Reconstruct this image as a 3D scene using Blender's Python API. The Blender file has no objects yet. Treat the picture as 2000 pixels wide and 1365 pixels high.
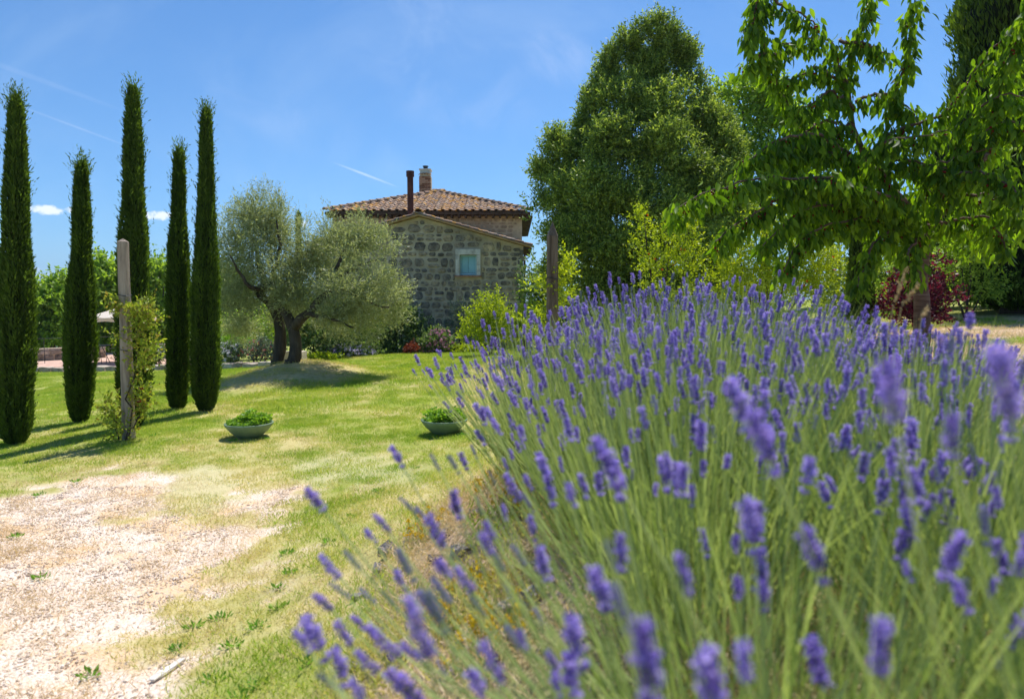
import bpy, math, random
import numpy as np
from mathutils import Vector, Matrix

R = math.radians
rng = np.random.default_rng(7)
random.seed(7)
SC = bpy.context.scene
COL = SC.collection

# ------------------------------------------------------------------ camera
F = 2000 * 24 / 36.0
PITCH = math.atan(92.5 / F)
CZ = 1.65
cam_d = bpy.data.cameras.new('camera')
cam = bpy.data.objects.new('camera', cam_d)
COL.objects.link(cam)
SC.camera = cam
cam.location = (0, 0, CZ)
cam.rotation_euler = (math.pi / 2 - PITCH, 0, 0)
cam_d.lens = 24
cam_d.sensor_width = 36
cam_d.clip_start = 0.05
cam_d.clip_end = 30000
cam_d.dof.use_dof = True
cam_d.dof.focus_distance = 14
cam_d.dof.aperture_fstop = 2.7

# ------------------------------------------------------------------ sun and sky
SUN_EL = R(63)
SUN_AZ = math.atan2(0.35, 0.94)
sd = bpy.data.lights.new('sun', 'SUN')
sd.energy = 5.0
sd.angle = R(0.5)
sd.color = (1.0, 0.955, 0.88)
sun = bpy.data.objects.new('sun', sd)
COL.objects.link(sun)
tosun = Vector((math.sin(SUN_AZ) * math.cos(SUN_EL), math.cos(SUN_AZ) * math.cos(SUN_EL), math.sin(SUN_EL)))
sun.rotation_euler = tosun.to_track_quat('Z', 'Y').to_euler()
SC.view_settings.view_transform = 'Standard'
SC.view_settings.look = 'None'
SC.view_settings.exposure = 0.45
SC.view_settings.gamma = 1
SC.view_settings.use_curve_mapping = False
SC.render.engine = 'CYCLES'
SC.cycles.max_bounces = 8
SC.cycles.diffuse_bounces = 3
SC.cycles.transmission_bounces = 5
SC.cycles.volume_bounces = 0
SC.cycles.transparent_max_bounces = 8
SC.cycles.sample_clamp_indirect = 6
SC.cycles.use_denoising = True


def ray(px, py):
    a = (px - 1000) / F
    b = (682.5 - py) / F
    c, s = math.cos(PITCH), math.sin(PITCH)
    return np.array([a, c + s * b, -s + c * b])


def P(px, py, y):
    d = ray(px, py)
    d = d * (y / d[1])
    return np.array([d[0], d[1], d[2] + CZ])


def proj(x, y, z):
    c, s = math.cos(PITCH), math.sin(PITCH)
    zz = z - CZ
    dep = y * c - zz * s
    up = y * s + zz * c
    dep = np.where(np.abs(dep) < 1e-3, 1e-3, dep)
    return 1000 + F * x / dep, 682.5 - F * up / dep, dep


W = bpy.data.worlds.new('World')
SC.world = W
W.use_nodes = True
wt = W.node_tree
wt.nodes.clear()


class NT:
    """small node-tree writer"""
    def __init__(s, t):
        s.t = t

    def n(s, typ, **kw):
        nd = s.t.nodes.new(typ)
        for k, v in kw.items():
            if k == 'inp':
                for i, x in v.items():
                    s.set(nd.inputs[i], x)
            else:
                setattr(nd, k, v)
        return nd

    def set(s, sock, x):
        if isinstance(x, bpy.types.NodeSocket):
            s.t.links.new(x, sock)
        elif isinstance(x, (tuple, list)) and len(x) == 3 and sock.type == 'RGBA':
            sock.default_value = (*x, 1)
        else:
            sock.default_value = x

    def math(s, op, a, b=0.0, c=0.0, clamp=False):
        nd = s.n('ShaderNodeMath', operation=op, use_clamp=clamp)
        s.set(nd.inputs[0], a)
        s.set(nd.inputs[1], b)
        s.set(nd.inputs[2], c)
        return nd.outputs[0]

    def dot(s, a, v):
        nd = s.n('ShaderNodeVectorMath', operation='DOT_PRODUCT')
        s.set(nd.inputs[0], a)
        nd.inputs[1].default_value = tuple(v)
        return nd.outputs['Value']

    def mix(s, f, a, b, mode='MIX'):
        nd = s.n('ShaderNodeMix', data_type='RGBA', blend_type=mode)
        s.set(nd.inputs[0], f)
        s.set(nd.inputs[6], a)
        s.set(nd.inputs[7], b)
        return nd.outputs[2]

    def noise(s, vec, scale, detail=3, rough=0.55, dist=0.0):
        nd = s.n('ShaderNodeTexNoise')
        if vec is not None:
            s.set(nd.inputs['Vector'], vec)
        nd.inputs['Scale'].default_value = scale
        nd.inputs['Detail'].default_value = detail
        nd.inputs['Roughness'].default_value = rough
        nd.inputs['Distortion'].default_value = dist
        return nd.outputs['Fac']

    def ramp(s, fac, stops):
        nd = s.n('ShaderNodeValToRGB')
        s.set(nd.inputs[0], fac)
        el = nd.color_ramp.elements
        while len(el) < len(stops):
            el.new(0.5)
        for e, (p, c) in zip(el, stops):
            e.position = p
            e.color = (*c, 1) if len(c) == 3 else c
        return nd.outputs[0]

    def mapr(s, v, a, b, c=0.0, d=1.0):
        nd = s.n('ShaderNodeMapRange', interpolation_type='SMOOTHSTEP')
        s.set(nd.inputs[0], v)
        for i, x in zip((1, 2, 3, 4), (a, b, c, d)):
            nd.inputs[i].default_value = x
        return nd.outputs[0]


w = NT(wt)
sky = w.n('ShaderNodeTexSky', sky_type='NISHITA', sun_disc=False, sun_elevation=SUN_EL, sun_rotation=SUN_AZ,
          altitude=350, air_density=1.0, dust_density=0.1, ozone_density=4.5)
geo = w.n('ShaderNodeTexCoord')
dirv = geo.outputs['Generated']
skycol = w.mix(1.0, sky.outputs[0], (.50, .79, 1.00), 'MULTIPLY')


def sky_blob(col, px, py, wpx, hpx, ang, kind, opac, tint=(8.6, 8.9, 9.4)):
    """a cloud (or a contrail) fixed at a compass direction and height above the horizon"""
    c = Vector(ray(px, py)).normalized()
    t = Vector((0, 0, 1)).cross(c).normalized() * -1
    b = c.cross(t).normalized() * -1
    if b.z < 0:
        b = -b
    ca, sa = math.cos(ang), math.sin(ang)
    t2 = t * ca + b * sa
    b2 = b * ca - t * sa
    den = w.dot(dirv, c)
    u = w.math('DIVIDE', w.dot(dirv, t2), den)
    v = w.math('DIVIDE', w.dot(dirv, b2), den)
    u = w.math('DIVIDE', u, wpx / F)
    v = w.math('DIVIDE', v, hpx / F)
    r2 = w.math('ADD', w.math('MULTIPLY', u, u), w.math('MULTIPLY', v, v))
    m = w.math('SUBTRACT', 1.0, r2)
    if kind == 'cumulus':
        nz = w.noise(dirv, 75, 5, 0.62)
        m = w.math('ADD', m, w.math('MULTIPLY', w.math('SUBTRACT', nz, 0.5), 3.4))
        m = w.mapr(m, 0.05, 1.0)
    elif kind == 'trail':
        nz = w.noise(dirv, 40, 3, 0.6)
        m = w.math('MULTIPLY', w.mapr(m, 0.0, 1.0), w.math('ADD', nz, 0.25))
    else:
        nz = w.noise(dirv, 9, 5, 0.65, 0.8)
        m = w.math('MULTIPLY', w.mapr(m, 0.0, 1.0), w.mapr(nz, 0.36, 0.75))
    front = w.math('GREATER_THAN', den, 0.0)
    m = w.math('MULTIPLY', w.math('MULTIPLY', m, front), opac, clamp=True)
    return w.mix(m, col, tint)


mpn = w.n('ShaderNodeMapping')
w.set(mpn.inputs[0], dirv)
mpn.inputs['Rotation'].default_value = (0.3, 0.5, 0.4)
mpn.inputs['Scale'].default_value = (1.2, 5.5, 2.6)
cir = w.mapr(w.noise(mpn.outputs[0], 1.6, 6, 0.6, 0.6), 0.45, 0.80)
skycol = w.mix(w.math('MULTIPLY', cir, 0.16), skycol, (4.4, 5.8, 7.6))
for a in [(860, 110, 260, 150, -0.6, 'c', 0.10), (1090, 110, 90, 60, -0.5, 'c', 0.13), (600, 250, 260, 60, -0.4, 'c', 0.08)]:
    skycol = sky_blob(skycol, *a)
for a in [(145, 247, 105, 2.2, -0.29, 'trail', 0.14), (60, 150, 160, 5, -0.25, 'trail', 0.06), (715, 342, 70, 3.0, -0.33, 'trail', 0.32)]:
    skycol = sky_blob(skycol, *a)
for a in [(83, 410, 36, 9, 0, 'cumulus', 0.95), (140, 411, 12, 6, 0, 'cumulus', 0.9), (303, 422, 30, 9, 0, 'cumulus', 0.95), (206, 509, 20, 8, 0, 'cumulus', 0.7),
          (312, 520, 16, 9, 0, 'cumulus', 0.7), (66, 526, 14, 5, 0, 'cumulus', 0.5), (596, 438, 12, 8, 0, 'cumulus', 0.85), (100, 540, 60, 7, 0, 'cumulus', 0.3)]:
    skycol = sky_blob(skycol, *a)
bg = w.n('ShaderNodeBackground')
w.set(bg.inputs[0], skycol)
bg.inputs[1].default_value = 0.106
wo = w.n('ShaderNodeOutputWorld')
wt.links.new(bg.outputs[0], wo.inputs[0])

# ------------------------------------------------------------------ numpy noise
_T = np.random.default_rng(3).random((64, 64, 64))


def vnoise(x, y, z=0.0, s=1.0):
    x = np.asarray(x, float) * s
    y = np.asarray(y, float) * s
    z = np.asarray(z, float) * s + np.zeros_like(x)
    xi, yi, zi = np.floor(x).astype(int), np.floor(y).astype(int), np.floor(z).astype(int)
    fx, fy, fz = x - xi, y - yi, z - zi
    fx, fy, fz = [f * f * (3 - 2 * f) for f in (fx, fy, fz)]
    o = 0
    for a in (0, 1):
        for b in (0, 1):
            for c in (0, 1):
                o = o + _T[(xi + a) & 63, (yi + b) & 63, (zi + c) & 63] * (fx if a else 1 - fx) * (fy if b else 1 - fy) * (fz if c else 1 - fz)
    return o


def fbm(x, y, z=0.0, s=1.0, o=4):
    t = 0
    a = 0.5
    for i in range(o):
        t = t + a * vnoise(x, y, z, s * 2 ** i)
        a *= 0.5
    return t / (1 - 0.5 ** o)


def sstep(x, a, b):
    t = np.clip((np.asarray(x, float) - a) / (b - a), 0, 1)
    return t * t * (3 - 2 * t)


# ------------------------------------------------------------------ terrain height
CP = np.array([(-3, 2.5, 0), (-1.2, 2.5, .02), (-6, 4, -.05), (-1.0, 5, .03), (-3, 8.4, 0), (-.8, 8.4, .03), (-6, 9, -.1), (-8, 12, -.22),
               (-5, 12, -.08), (-2, 12, .05), (1, 12, .25), (-12, 16, -.6), (-9, 18, -.36), (-17, 26, -.9), (-8, 21, -.3), (-5, 18, -.02), (-4, 20.5, .04),
               (-1, 20, .12), (-3, 24, -.02), (0, 24, .05), (4, 24, .4), (-12, 30, -1.0), (-25, 30, -1.7), (0, 35, 0), (10, 30, 1.2),
               (-1.4, 0, .05), (-.6, .5, .3), (0, .5, .66), (.6, .5, .78), (1.5, .5, .85), (3, .5, .9), (-1.0, 2, .06), (-.45, 2, .32), (0, 2, .66), (.6, 2, .86), (2, 2, .9),
               (-.9, 3.5, .08), (-.3, 3.5, .45), (.3, 3.5, .84), (1.2, 3.5, .98), (2.5, 3.5, 1.0), (-.8, 5.5, .06), (.3, 5.5, .42), (1.2, 5.5, .8), (3, 5.5, 1.0),
               (.3, 8, .25), (1.5, 8, .55), (4, 7, 1.05), (6, 8, 1.2), (3, 14, .8), (9.5, 14, 1.4), (6, 14, 1.12), (14, 20, 1.8), (8, 22, 1.3), (5, 4, 1.05), (-12, 8, -.35),
               (-4, -3, 0), (3, -3, .8), (20, 5, 1.8)], float)


def _tps():
    n = len(CP)
    d = np.hypot(CP[:, None, 0] - CP[None, :, 0], CP[:, None, 1] - CP[None, :, 1])
    K = np.where(d > 0, d * d * np.log(d + 1e-9), 0) + np.eye(n) * 0.02
    Q = np.hstack([np.ones((n, 1)), CP[:, :2]])
    A = np.block([[K, Q], [Q.T, np.zeros((3, 3))]])
    return np.linalg.solve(A, np.concatenate([CP[:, 2], np.zeros(3)]))


TW = _tps()


def T(x, y, detail=True):
    x = np.atleast_1d(np.asarray(x, float))
    y = np.atleast_1d(np.asarray(y, float))
    sh = np.broadcast(x, y).shape
    x = np.broadcast_to(x, sh).ravel()
    y = np.broadcast_to(y, sh).ravel()
    xc = np.clip(x, -30, 24)
    yc = np.clip(y, -4, 38)
    z = np.zeros_like(xc)
    for k in range(0, len(x), 20000):
        a, b = xc[k:k + 20000], yc[k:k + 20000]
        d = np.hypot(a[:, None] - CP[None, :, 0], b[:, None] - CP[None, :, 1])
        z[k:k + 20000] = (d * d * np.log(d + 1e-9)) @ TW[:len(CP)] + TW[-3] + TW[-2] * a + TW[-1] * b
    r = np.hypot(x, y - 10)
    wfar = sstep(r, 34, 120)
    zf = -6 - 34 * sstep(r, 60, 700)
    z = z * (1 - wfar) + zf * wfar
    # the knoll the olive tree stands on
    z = z + 0.40 * np.exp(-(((x + 4.75) / 1.25) ** 2 + ((y - 15.0) / 1.5) ** 2) ** 1.1)
    if detail:
        z = z + (fbm(x, y, 0, 0.9, 3) - .5) * 0.05 + (fbm(x, y, 5, 6, 2) - .5) * 0.018
    return z.reshape(sh)


def t1(x, y):
    return float(T(x, y)[0])


def hit(px, py, dmax=60):
    """where the line of sight meets the ground"""
    d = ray(px, py)
    d = d / d[1]
    ys = np.concatenate([np.arange(0.4, 12, 0.02), np.arange(12, dmax, 0.08)])
    z = CZ + d[2] * ys
    g = T(d[0] * ys, ys)
    k = np.where(z < g)[0]
    k = k[0] if len(k) else len(ys) - 1
    return np.array([d[0] * ys[k], ys[k], g[k]])


# ------------------------------------------------------------------ object helpers
def tag(o, label=None, cat=None, group=None, kind=None):
    if label:
        o['label'] = label
    if cat:
        o['category'] = cat
    if group:
        o['group'] = group
    if kind:
        o['kind'] = kind
    return o


def origin(o):
    v = Vector((0, 0, 0))
    while o is not None:
        v += o.location
        o = o.parent
    return np.array(v)


def empty(name, loc, label=None, cat=None, group=None):
    o = bpy.data.objects.new(name, None)
    COL.objects.link(o)
    o.location = tuple(float(v) for v in loc)
    o.empty_display_size = 0.2
    return tag(o, label, cat, group)


def make_mesh(name, V, Fc, mat, rnd=None, smooth=False):
    me = bpy.data.meshes.new(name)
    me.from_pydata(V, [], Fc)
    if mat:
        me.materials.append(mat)
    if rnd is not None:
        a = me.attributes.new('rnd', 'FLOAT', 'FACE')
        a.data.foreach_set('value', np.asarray(rnd, np.float32))
    if smooth:
        me.polygons.foreach_set('use_smooth', np.ones(len(me.polygons), bool))
    me.update()
    return me


def part(name, V, Fc, mat, parent=None, kind=None, rnd=None, smooth=False):
    V = np.asarray(V, float)
    if parent is not None:
        V = V - origin(parent)
    o = bpy.data.objects.new(name, make_mesh(name, V, Fc, mat, rnd, smooth))
    COL.objects.link(o)
    if parent is not None:
        o.parent = parent
    if kind:
        o['kind'] = kind
    return o


def place(name, me, parent, loc, rot=(0, 0, 0), scl=(1, 1, 1)):
    o = bpy.data.objects.new(name, me)
    COL.objects.link(o)
    if parent is not None:
        o.parent = parent
        loc = np.asarray(loc) - origin(parent)
    o.location = tuple(float(v) for v in loc)
    o.rotation_euler = rot
    o.scale = scl
    return o


class MB:
    def __init__(s):
        s.v = []
        s.f = []
        s.n = 0

    def add(s, V, Fc):
        V = np.asarray(V, float)
        s.f += [tuple(int(i) + s.n for i in f) for f in Fc]
        s.v.append(V)
        s.n += len(V)
        return s

    def box(s, c, d, rz=0, rx=0, ry=0):
        M = Matrix.Rotation(rz, 3, 'Z') @ Matrix.Rotation(rx, 3, 'X') @ Matrix.Rotation(ry, 3, 'Y')
        V = [np.array(c) + np.array(M @ Vector((a * d[0] / 2, b * d[1] / 2, e * d[2] / 2))) for a in (-1, 1) for b in (-1, 1) for e in (-1, 1)]
        return s.add(V, [(0, 1, 3, 2), (4, 6, 7, 5), (0, 4, 5, 1), (2, 3, 7, 6), (0, 2, 6, 4), (1, 5, 7, 3)])

    def tube(s, pts, rad, k=6, cap=True, wob=0.0):
        pts = [Vector(tuple(p)) for p in pts]
        if not hasattr(rad, '__len__'):
            rad = [rad] * len(pts)
        V = []
        up = Vector((0.3, 0.2, 1)).normalized()
        for i, p in enumerate(pts):
            t = (pts[min(i + 1, len(pts) - 1)] - pts[max(i - 1, 0)]).normalized()
            a = t.cross(up)
            if a.length < 0.1:
                a = t.cross(Vector((1, 0, 0)))
            a.normalize()
            b = t.cross(a).normalized()
            for j in range(k):
                an = 2 * math.pi * j / k
                q = 1 + (random.uniform(-wob, wob) if wob else 0)
                V.append(tuple(p + (a * math.cos(an) + b * math.sin(an)) * rad[i] * q))
        Fc = []
        for i in range(len(pts) - 1):
            for j in range(k):
                j2 = (j + 1) % k
                Fc.append((i * k + j, i * k + j2, (i + 1) * k + j2, (i + 1) * k + j))
        if cap:
            Fc.append(tuple(range(k))[::-1])
            Fc.append(tuple((len(pts) - 1) * k + j for j in range(k)))
        return s.add(V, Fc)

    def lathe(s, c, prof, k=28):
        V = []
        for r, z in prof:
            for j in range(k):
                a = 2 * math.pi * j / k
                V.append((c[0] + r * math.cos(a), c[1] + r * math.sin(a), c[2] + z))
        Fc = [(i * k + j, i * k + (j + 1) % k, (i + 1) * k + (j + 1) % k, (i + 1) * k + j) for i in range(len(prof) - 1) for j in range(k)]
        return s.add(V, Fc)

    def build(s, name, mat, parent=None, kind=None, smooth=False):
        return part(name, np.concatenate(s.v), s.f, mat, parent, kind, smooth=smooth)


# ------------------------------------------------------------------ materials
def new_mat(name):
    m = bpy.data.materials.new(name)
    m.use_nodes = True
    m.node_tree.nodes.clear()
    return m, NT(m.node_tree)


def out(t, sh, disp=None):
    o = t.n('ShaderNodeOutputMaterial')
    t.t.links.new(sh, o.inputs[0])


def bsdf(t, col, rough=0.8, normal=None, spec=0.3, metal=0.0):
    p = t.n('ShaderNodeBsdfPrincipled')
    t.set(p.inputs['Base Color'], col)
    t.set(p.inputs['Roughness'], rough)
    p.inputs['Specular IOR Level'].default_value = spec
    p.inputs['Metallic'].default_value = metal
    if normal is not None:
        t.set(p.inputs['Normal'], normal)
    return p.outputs[0]


def bump(t, h, strength=0.5, dist=0.02):
    b = t.n('ShaderNodeBump')
    t.set(b.inputs['Height'], h)
    b.inputs['Strength'].default_value = strength
    b.inputs['Distance'].default_value = dist
    return b.outputs[0]


def leaf_mat(name, c1, c2, c3, trans=0.4, tcol=None, rough=0.5, spec=0.35, clump=1.5, brown=None):
    """c1..c3: leaf colours, mostly light to dark; which one a leaf has varies leaf by leaf and twig by twig"""
    m, t = new_mat(name)
    at = t.n('ShaderNodeAttribute', attribute_name='rnd').outputs['Fac']
    g = t.n('ShaderNodeNewGeometry').outputs['Position']
    nz = t.noise(g, clump, 2)
    f = t.math('ADD', t.math('MULTIPLY', at, 0.6), t.math('MULTIPLY', nz, 0.5))
    stops = [(0.15, c1), (0.5, c2), (0.85, c3)]
    if brown:
        stops += [(0.95, c3), (0.985, brown)]
    col = t.ramp(f, stops)
    d = bsdf(t, col, rough, spec=spec)
    tr = t.n('ShaderNodeBsdfTranslucent')
    tc = t.mix(1.0, col, tcol or (1.6, 1.5, 0.7), 'MULTIPLY')
    t.set(tr.inputs[0], tc)
    mx = t.n('ShaderNodeMixShader')
    mx.inputs[0].default_value = trans
    t.t.links.new(d, mx.inputs[1])
    t.t.links.new(tr.outputs[0], mx.inputs[2])
    out(t, mx.outputs[0])
    return m


def grain_mat(name, stops, scale=6, detail=5, rough=0.85, bs=0.5, bd=0.01, stretch=None, spec=0.25, bscale=None, rand=0.0, metal=0.0, second=None):
    m, t = new_mat(name)
    g = t.n('ShaderNodeTexCoord').outputs['Object']
    if stretch:
        mp = t.n('ShaderNodeMapping')
        t.set(mp.inputs[0], g)
        mp.inputs['Scale'].default_value = stretch
        g = mp.outputs[0]
    oi = t.n('ShaderNodeObjectInfo')
    f = t.noise(g, scale, detail, 0.62)
    if rand:
        f = t.math('ADD', f, t.math('MULTIPLY', t.math('SUBTRACT', oi.outputs['Random'], 0.5), rand))
    col = t.ramp(f, stops)
    if second:
        c2, sc2, lo, hi, am = second
        nz = t.noise(g, sc2, 4, 0.6)
        col = t.mix(t.math('MULTIPLY', t.mapr(nz, lo, hi), am), col, c2)
    h = t.noise(g, bscale or scale * 4, 4, 0.6)
    out(t, bsdf(t, col, rough, bump(t, h, bs, bd), spec, metal))
    return m


M = {}
M['bark_olive'] = grain_mat('bark_olive', [(.3, (.035, .026, .02)), (.6, (.10, .08, .06)), (.8, (.19, .16, .13))], 7, stretch=(1, 1, .3), bs=.9, bd=.04)
M['bark_dark'] = grain_mat('bark_dark', [(.3, (.03, .022, .017)), (.7, (.11, .085, .065))], 9, stretch=(1, 1, .3), bs=.8, bd=.03)
M['bark_cherry'] = grain_mat('bark_cherry', [(.3, (.06, .035, .025)), (.55, (.15, .09, .065)), (.8, (.28, .22, .19))], 8, stretch=(.4, .4, 3), bs=.5, bd=.02)
M['post_wood'] = grain_mat('post_wood', [(.3, (.13, .10, .08)), (.5, (.33, .27, .22)), (.75, (.48, .41, .34))], 5, stretch=(4, 4, .35), bs=.7, bd=.02)
M['post_old'] = grain_mat('post_old', [(.3, (.05, .037, .028)), (.5, (.15, .115, .085)), (.75, (.27, .22, .17))], 6, stretch=(4, 4, .3), bs=.8, bd=.03)
M['mortar'] = grain_mat('mortar', [(.3, (.44, .36, .24)), (.55, (.60, .49, .34)), (.75, (.70, .60, .44))], 3, bs=.8, bd=.03, bscale=22,
                        second=((.17, .18, .19), 0.45, .45, .62, .5))
M['upper_wall'] = grain_mat('upper_wall', [(.3, (.22, .17, .12)), (.5, (.40, .31, .22)), (.75, (.60, .48, .35))], 5, bs=.8, bd=.03, bscale=18)
M['plaster'] = grain_mat('plaster', [(.3, (.62, .56, .48)), (.7, (.82, .78, .72))], 4, bs=.3, bd=.01)
M['frame_stone'] = grain_mat('frame_stone', [(.3, (.42, .38, .33)), (.5, (.68, .63, .56)), (.75, (.80, .76, .70))], 5, bs=.5, bd=.012, rand=.15)
M['brick'] = grain_mat('brick', [(.3, (.20, .09, .05)), (.5, (.36, .17, .10)), (.75, (.50, .30, .20))], 12, bs=.6, bd=.02, rand=.5)
M['shutter'] = grain_mat('shutter', [(.3, (.30, .58, .66)), (.7, (.38, .66, .74))], 3, rough=.5, bs=.1, bd=.003)
M['shutter_frame'] = grain_mat('shutter_frame', [(.3, (.42, .64, .68)), (.7, (.50, .72, .75))], 3, rough=.5, bs=.1, bd=.003)
M['eave_wood'] = grain_mat('eave_wood', [(.3, (.30, .17, .08)), (.6, (.52, .33, .17)), (.8, (.62, .44, .26))], 4, stretch=(1, 1, 3), bs=.3, bd=.01)
M['dark_wood'] = grain_mat('dark_wood', [(.3, (.035, .025, .02)), (.7, (.10, .07, .05))], 5, bs=.4, bd=.01)
M['flue'] = grain_mat('flue', [(.3, (.05, .022, .02)), (.6, (.12, .045, .035)), (.8, (.20, .09, .06))], 5, rough=.6, bs=.3, bd=.01, metal=.3)
M['metal'] = grain_mat('metal', [(.3, (.03, .035, .04)), (.7, (.08, .08, .085))], 6, rough=.5, bs=.1, bd=.002, metal=.5)
M['kerb'] = grain_mat('kerb', [(.3, (.28, .23, .18)), (.55, (.48, .41, .33)), (.8, (.62, .55, .46))], 5, bs=.9, bd=.04, rand=.3)
M['terrace'] = grain_mat('terrace', [(.3, (.42, .25, .19)), (.6, (.58, .40, .32)), (.8, (.66, .50, .42))], 2.5, bs=.4, bd=.02)
M['rock'] = grain_mat('rock', [(.3, (.13, .12, .12)), (.55, (.32, .29, .28)), (.8, (.50, .46, .42))], 14, bs=1, bd=.03, rand=.5)
M['gravel'] = grain_mat('gravel', [(.2, (.46, .36, .28)), (.42, (.70, .57, .46)), (.8, (.82, .72, .61))], 30, bs=.5, bd=.004, rand=.7)
M['bowl'] = grain_mat('bowl', [(.3, (.13, .20, .12)), (.55, (.18, .26, .165)), (.8, (.25, .31, .22))], 7, rough=.55, bs=.25, bd=.006)
M['soil'] = grain_mat('soil', [(.3, (.03, .02, .014)), (.7, (.10, .07, .05))], 30, bs=1, bd=.02)
M['canvas'] = grain_mat('canvas', [(.3, (.66, .62, .56)), (.7, (.78, .74, .68))], 3, bs=.1, bd=.004)
M['cherry'] = grain_mat('cherry', [(.3, (.10, .004, .006)), (.7, (.22, .012, .012))], 12, rough=.25, bs=0, bd=.001)
M['paint_white'] = grain_mat('paint_white', [(.3, (.5, .47, .42)), (.7, (.74, .72, .68))], 8, bs=.3, bd=.004)
M['yellow'] = grain_mat('yellow', [(.3, (.60, .40, .02)), (.7, (.80, .60, .04))], 20, bs=.1, bd=.001)

# wall stones: grey brown tuff, lichen-dark on some
m, t = new_mat('wall_stone')
g = t.n('ShaderNodeTexCoord').outputs['Object']
oi = t.n('ShaderNodeObjectInfo').outputs['Random']
n1 = t.noise(g, 4.5, 5, .65)
base = t.ramp(oi, [(0, (.16, .14, .12)), (.3, (.31, .25, .18)), (.5, (.44, .34, .23)), (.7, (.24, .205, .17)), (.85, (.19, .17, .15)), (1, (.55, .43, .28))])
col = t.mix(t.mapr(n1, .35, .7), t.mix(1.0, base, (.55, .56, .6), 'MULTIPLY'), t.mix(1.0, base, (1.6, 1.55, 1.45), 'MULTIPLY'))
col = t.mix(t.math('MULTIPLY', t.mapr(t.noise(g, 14, 3), .56, .66), .55), col, (.34, .33, .29))
out(t, bsdf(t, col, .92, bump(t, t.noise(g, 16, 5, .65), 1.0, .05), .15))
M['wall_stone'] = m

# roof tiles: sun-bleached terracotta with yellow and grey lichen
m, t = new_mat('roof_tile')
g = t.n('ShaderNodeNewGeometry').outputs['Position']
oi = t.n('ShaderNodeObjectInfo').outputs['Random']
col = t.ramp(t.math('ADD', t.math('MULTIPLY', oi, .6), t.math('MULTIPLY', t.noise(g, 4, 4), .4)),
             [(.1, (.17, .10, .07)), (.35, (.28, .17, .115)), (.6, (.38, .25, .18)), (.9, (.50, .38, .30))])
col = t.mix(t.mapr(t.noise(g, 7, 4, .7), .46, .60), col, (.17, .15, .13))
col = t.mix(t.math('MULTIPLY', t.mapr(t.noise(g, 3.2, 4, .7), .52, .60), .85), col, (.50, .25, .03))
out(t, bsdf(t, col, .9, bump(t, t.noise(g, 30, 4), .5, .02), .2))
M['roof_tile'] = m

M['olive_leaf'] = leaf_mat('olive_leaf', (.48, .51, .34), (.34, .385, .19), (.22, .25, .10), .38, (1.3, 1.3, .7), .5, .4, 1.6, (.50, .36, .08))
M['oak_leaf'] = leaf_mat('oak_leaf', (.50, .59, .13), (.25, .345, .065), (.075, .125, .03), .38, (1.4, 1.4, .6), .55, .25, .8)
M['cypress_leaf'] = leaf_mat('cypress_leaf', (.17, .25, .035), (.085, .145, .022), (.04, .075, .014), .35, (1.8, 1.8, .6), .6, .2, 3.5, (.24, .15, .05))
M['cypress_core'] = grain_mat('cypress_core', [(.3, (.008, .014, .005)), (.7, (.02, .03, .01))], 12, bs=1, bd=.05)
M['broad_leaf'] = leaf_mat('broad_leaf', (.42, .52, .10), (.27, .38, .06), (.12, .21, .035), .48, (1.5, 1.6, .5), .5, .3, .7)
M['cherry_leaf'] = leaf_mat('cherry_leaf', (.23, .36, .032), (.115, .215, .018), (.042, .095, .012), .48, (1.9, 1.9, .35), .55, .2, 1.6)
M['lime_leaf'] = leaf_mat('lime_leaf', (.46, .54, .03), (.34, .44, .025), (.18, .27, .02), .45, (1.5, 1.4, .4), .5, .3, 2.5)
M['shrub_leaf'] = leaf_mat('shrub_leaf', (.22, .33, .10), (.13, .21, .07), (.065, .12, .04), .35, None, .5, .35, 3)
M['grey_leaf'] = leaf_mat('grey_leaf', (.22, .28, .22), (.14, .19, .15), (.08, .12, .09), .25, None, .6, .3, 3)
M['rose_leaf'] = leaf_mat('rose_leaf', (.38, .46, .06), (.25, .35, .045), (.24, .18, .05), .45, None, .5, .3, 4)
M['purple_leaf'] = leaf_mat('purple_leaf', (.20, .03, .06), (.10, .018, .035), (.045, .012, .02), .4, (1.8, .8, 1.0), .5, .3, 4)
M['red_leaf'] = leaf_mat('red_leaf', (.32, .07, .04), (.20, .04, .03), (.10, .03, .02), .3, None, .5, .3, 6)
M['bowl_leaf'] = leaf_mat('bowl_leaf', (.32, .50, .05), (.20, .37, .035), (.11, .23, .025), .45, None, .5, .3, 8)
M['weed_leaf'] = leaf_mat('weed_leaf', (.20, .42, .06), (.14, .32, .04), (.10, .22, .03), .45, None, .5, .3, 8)
M['lav_stem'] = leaf_mat('lav_stem', (.58, .63, .32), (.44, .52, .23), (.28, .37, .15), .35, (1.4, 1.4, .5), .6, .25, 6)
M['lav_leaf'] = leaf_mat('lav_leaf', (.46, .53, .27), (.32, .40, .17), (.18, .26, .09), .38, (1.4, 1.4, .6), .6, .2, 6)
M['petal_white'] = leaf_mat('petal_white', (.85, .82, .80), (.74, .72, .76), (.62, .60, .70), .35, (1, 1, 1), .6, .2, 8)
M['petal_pink'] = leaf_mat('petal_pink', (.72, .42, .50), (.60, .30, .42), (.45, .22, .34), .35, (1, 1, 1), .6, .2, 8)
M['petal_lilac'] = leaf_mat('petal_lilac', (.75, .70, .82), (.50, .42, .75), (.80, .78, .80), .35, (1, 1, 1), .6, .2, 8)
M['petal_coral'] = leaf_mat('petal_coral', (.62, .24, .20), (.50, .16, .15), (.66, .38, .32), .35, (1, 1, 1), .6, .2, 8)
M['petal_orange'] = leaf_mat('petal_orange', (.75, .16, .02), (.70, .12, .02), (.6, .08, .02), .35, (1, 1, 1), .6, .2, 8)
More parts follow.
